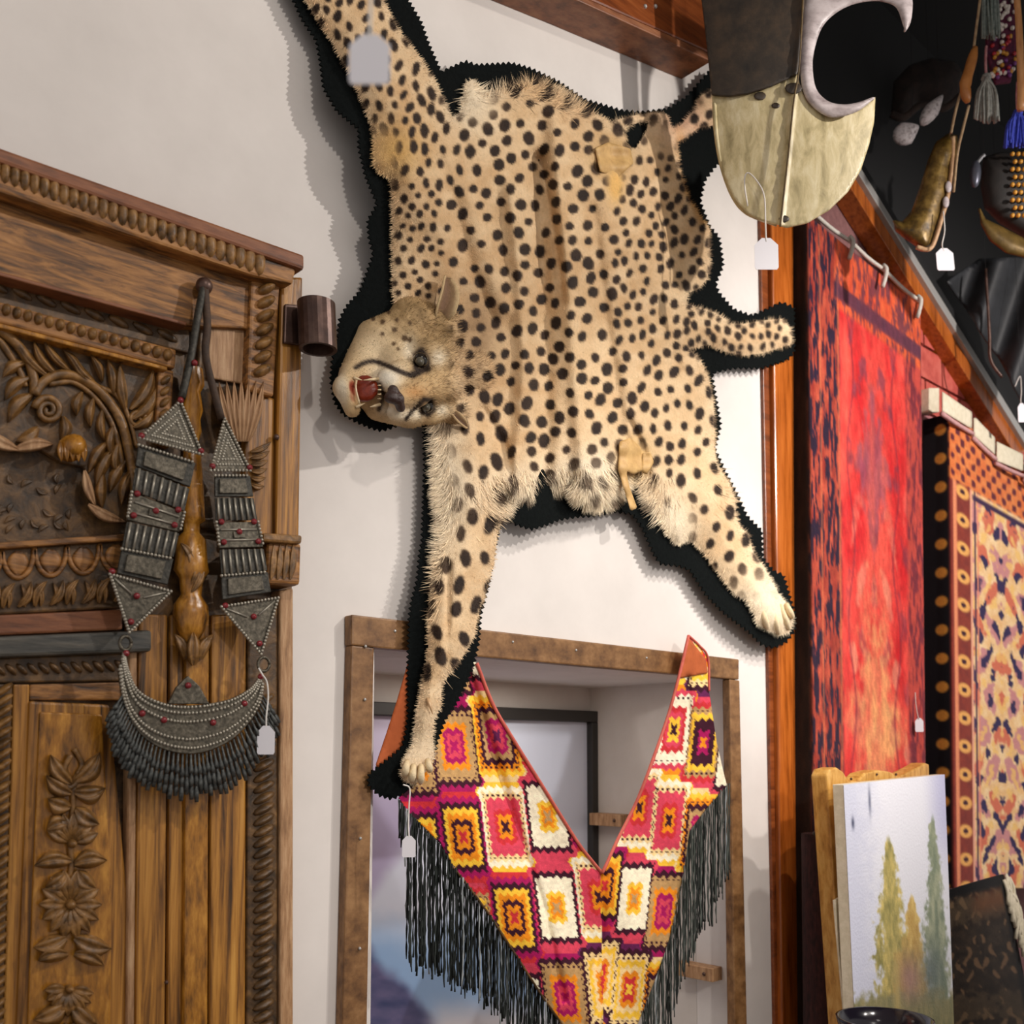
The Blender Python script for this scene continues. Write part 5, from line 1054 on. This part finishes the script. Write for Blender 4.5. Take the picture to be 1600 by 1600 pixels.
for k, (cx, cy, ang, a_, b_, lb) in enumerate(((1416, 208, -.5, 22, 18, 'pale speckled shell, rounder and lower of the pair, against the dark wall'), (1456, 172, -.95, 29, 12, 'pale speckled shell, slimmer and higher of the pair, against the dark wall'))):
    t = thing('hanging_shell', lb, 'shell', QK(cx, cy+20, 2.7), 'pair of pale shells'); ex = RT*math.cos(ang)-UP*math.sin(ang); ey = RT*math.sin(ang)+UP*math.cos(ang); s = 2.7*KS/1600
    V, F = ellip(QK(cx, cy, 2.7), [ex*a_*s, ey*b_*s, KS*FW*.018], 16, 12); q = (V-QK(cx, cy, 2.7)); along = q@ex/(a_*s); V = V-(q@ey)[:, None]*ey*np.clip(along*.6, 0, .7)[:, None]
    mk('shell_body', V, F, noisy('speckled_shell', [(96, 86, 84), (190, 182, 182), (206, 200, 200)], 90, rough=.5, bump=.3), t, smooth=True)
    qtube('hanging_thread', [(cx+10, cy-60), (cx+9, cy-30), (cx+8, cy-8)], 2.7, .0008, M['black'], t); SH.append((t, QK(cx+10, cy-60, 2.7)))
ht = thing('felt_cap', 'dark brown felt cap barely visible against the dark wall', 'cap', QK(1450, 150, 2.85)); cx_, cy_, cd2, cf2 = psheet([(1392, 176), (1396, 128), (1420, 102), (1456, 90), (1492, 96), (1504, 112), (1498, 150), (1474, 168), (1436, 160), (1412, 184)], 4); mk('cap_crown', QK(cx_, cy_, 2.85-.05*(1-np.exp(-cd2/18))), cf2, noisy('dark_felt', [(20, 14, 12), (44, 30, 24)], 30, rough=.9, bump=.4), ht, smooth=True, solid=.01)
mk('cap_brim', *tube(QK(*spline([(1392, 178), (1412, 184), (1440, 164), (1474, 170), (1500, 150)], 24).T, 2.81), .010*KS, 6), noisy('felt_brim', [(30, 22, 18), (58, 42, 34)], 30, rough=.9, bump=.4), ht, smooth=True)
wg = thing('metal_scoop', 'small grey metal scoop hanging behind the leather pouch', 'scoop', QK(1524, 292, 2.65)); V, F = ellip(QK(1524, 272, 2.65), [KS*RT*.014+KS*UP*.004, KS*UP*.036, KS*FW*.012], 12, 8); mk('scoop_bowl', V, F, plain('dull_steel', (96, 98, 110), .35, .5), wg, smooth=True); qtube('scoop_handle', [(1524, 258), (1532, 248), (1538, 242)], 2.65, .005, plain('bright_steel', (170, 170, 172), .3, .6), wg)
qt = thing('hanging_wire', 'thin dark wire curving across the dark wall at the right', 'wire', QK(1560, 560, 2.9)); qtube('wire_strand', [(1540, 420), (1546, 520), (1548, 562), (1566, 590)], 2.9, .004, M['iron'], qt)
dp_ = thing('dark_drape', 'dark grey cloth drape hanging at the right over the rail end', 'drape', QK(1580, 640, 2.95)); dx_, dy_, dd3, df3 = psheet([(1480, 440), (1530, 404), (1640, 400), (1660, 660), (1604, 640), (1560, 560)], 5); mk('drape_cloth', QK(dx_, dy_, 2.95+.03*np.sin(dx_/13+dy_/40)), df3, noisy('dark_grey_cloth', [(18, 20, 22), (44, 46, 50)], 8, rough=.6, bump=.3), dp_, smooth=True, solid=.006)
for t_, p_ in SH: hang(t_, p_)
hang(ht, QK(1450, 100, 2.83)); hang(wg, QK(1538, 243, 2.65)); hang(rh, Q(1180, -40, DZ-.03)); hang(rh, Q(1300, -10, DZ-.05)); hang(dp_, QK(1560, 410, 2.95)); hang(qt, QK(1540, 420, 2.9)); hang(po, QK(1590, 245, 2.46)); hang(bd, QK(1566, -30, 2.565)); hang(pl, QK(1586, -35, 2.35))
tg_ = price_tag('white price tag at the far right edge over the metal strip', [QK(1586, 604, 2.9), QK(1594, 588, 2.9), QK(1596, 610, 2.9), QK(1595, 626, 2.9)], QK(1596, 630, 2.9), KS*.022, KS*.055); hang(tg_, QK(1594, 588, 2.9))
price_tag('small white price tag hanging on the right border of the red rug', [W(1430, 1082, .115), W(1431, 1100, .116), W(1434, 1118, .116)], W(1436, 1122, .116), .030, .05)
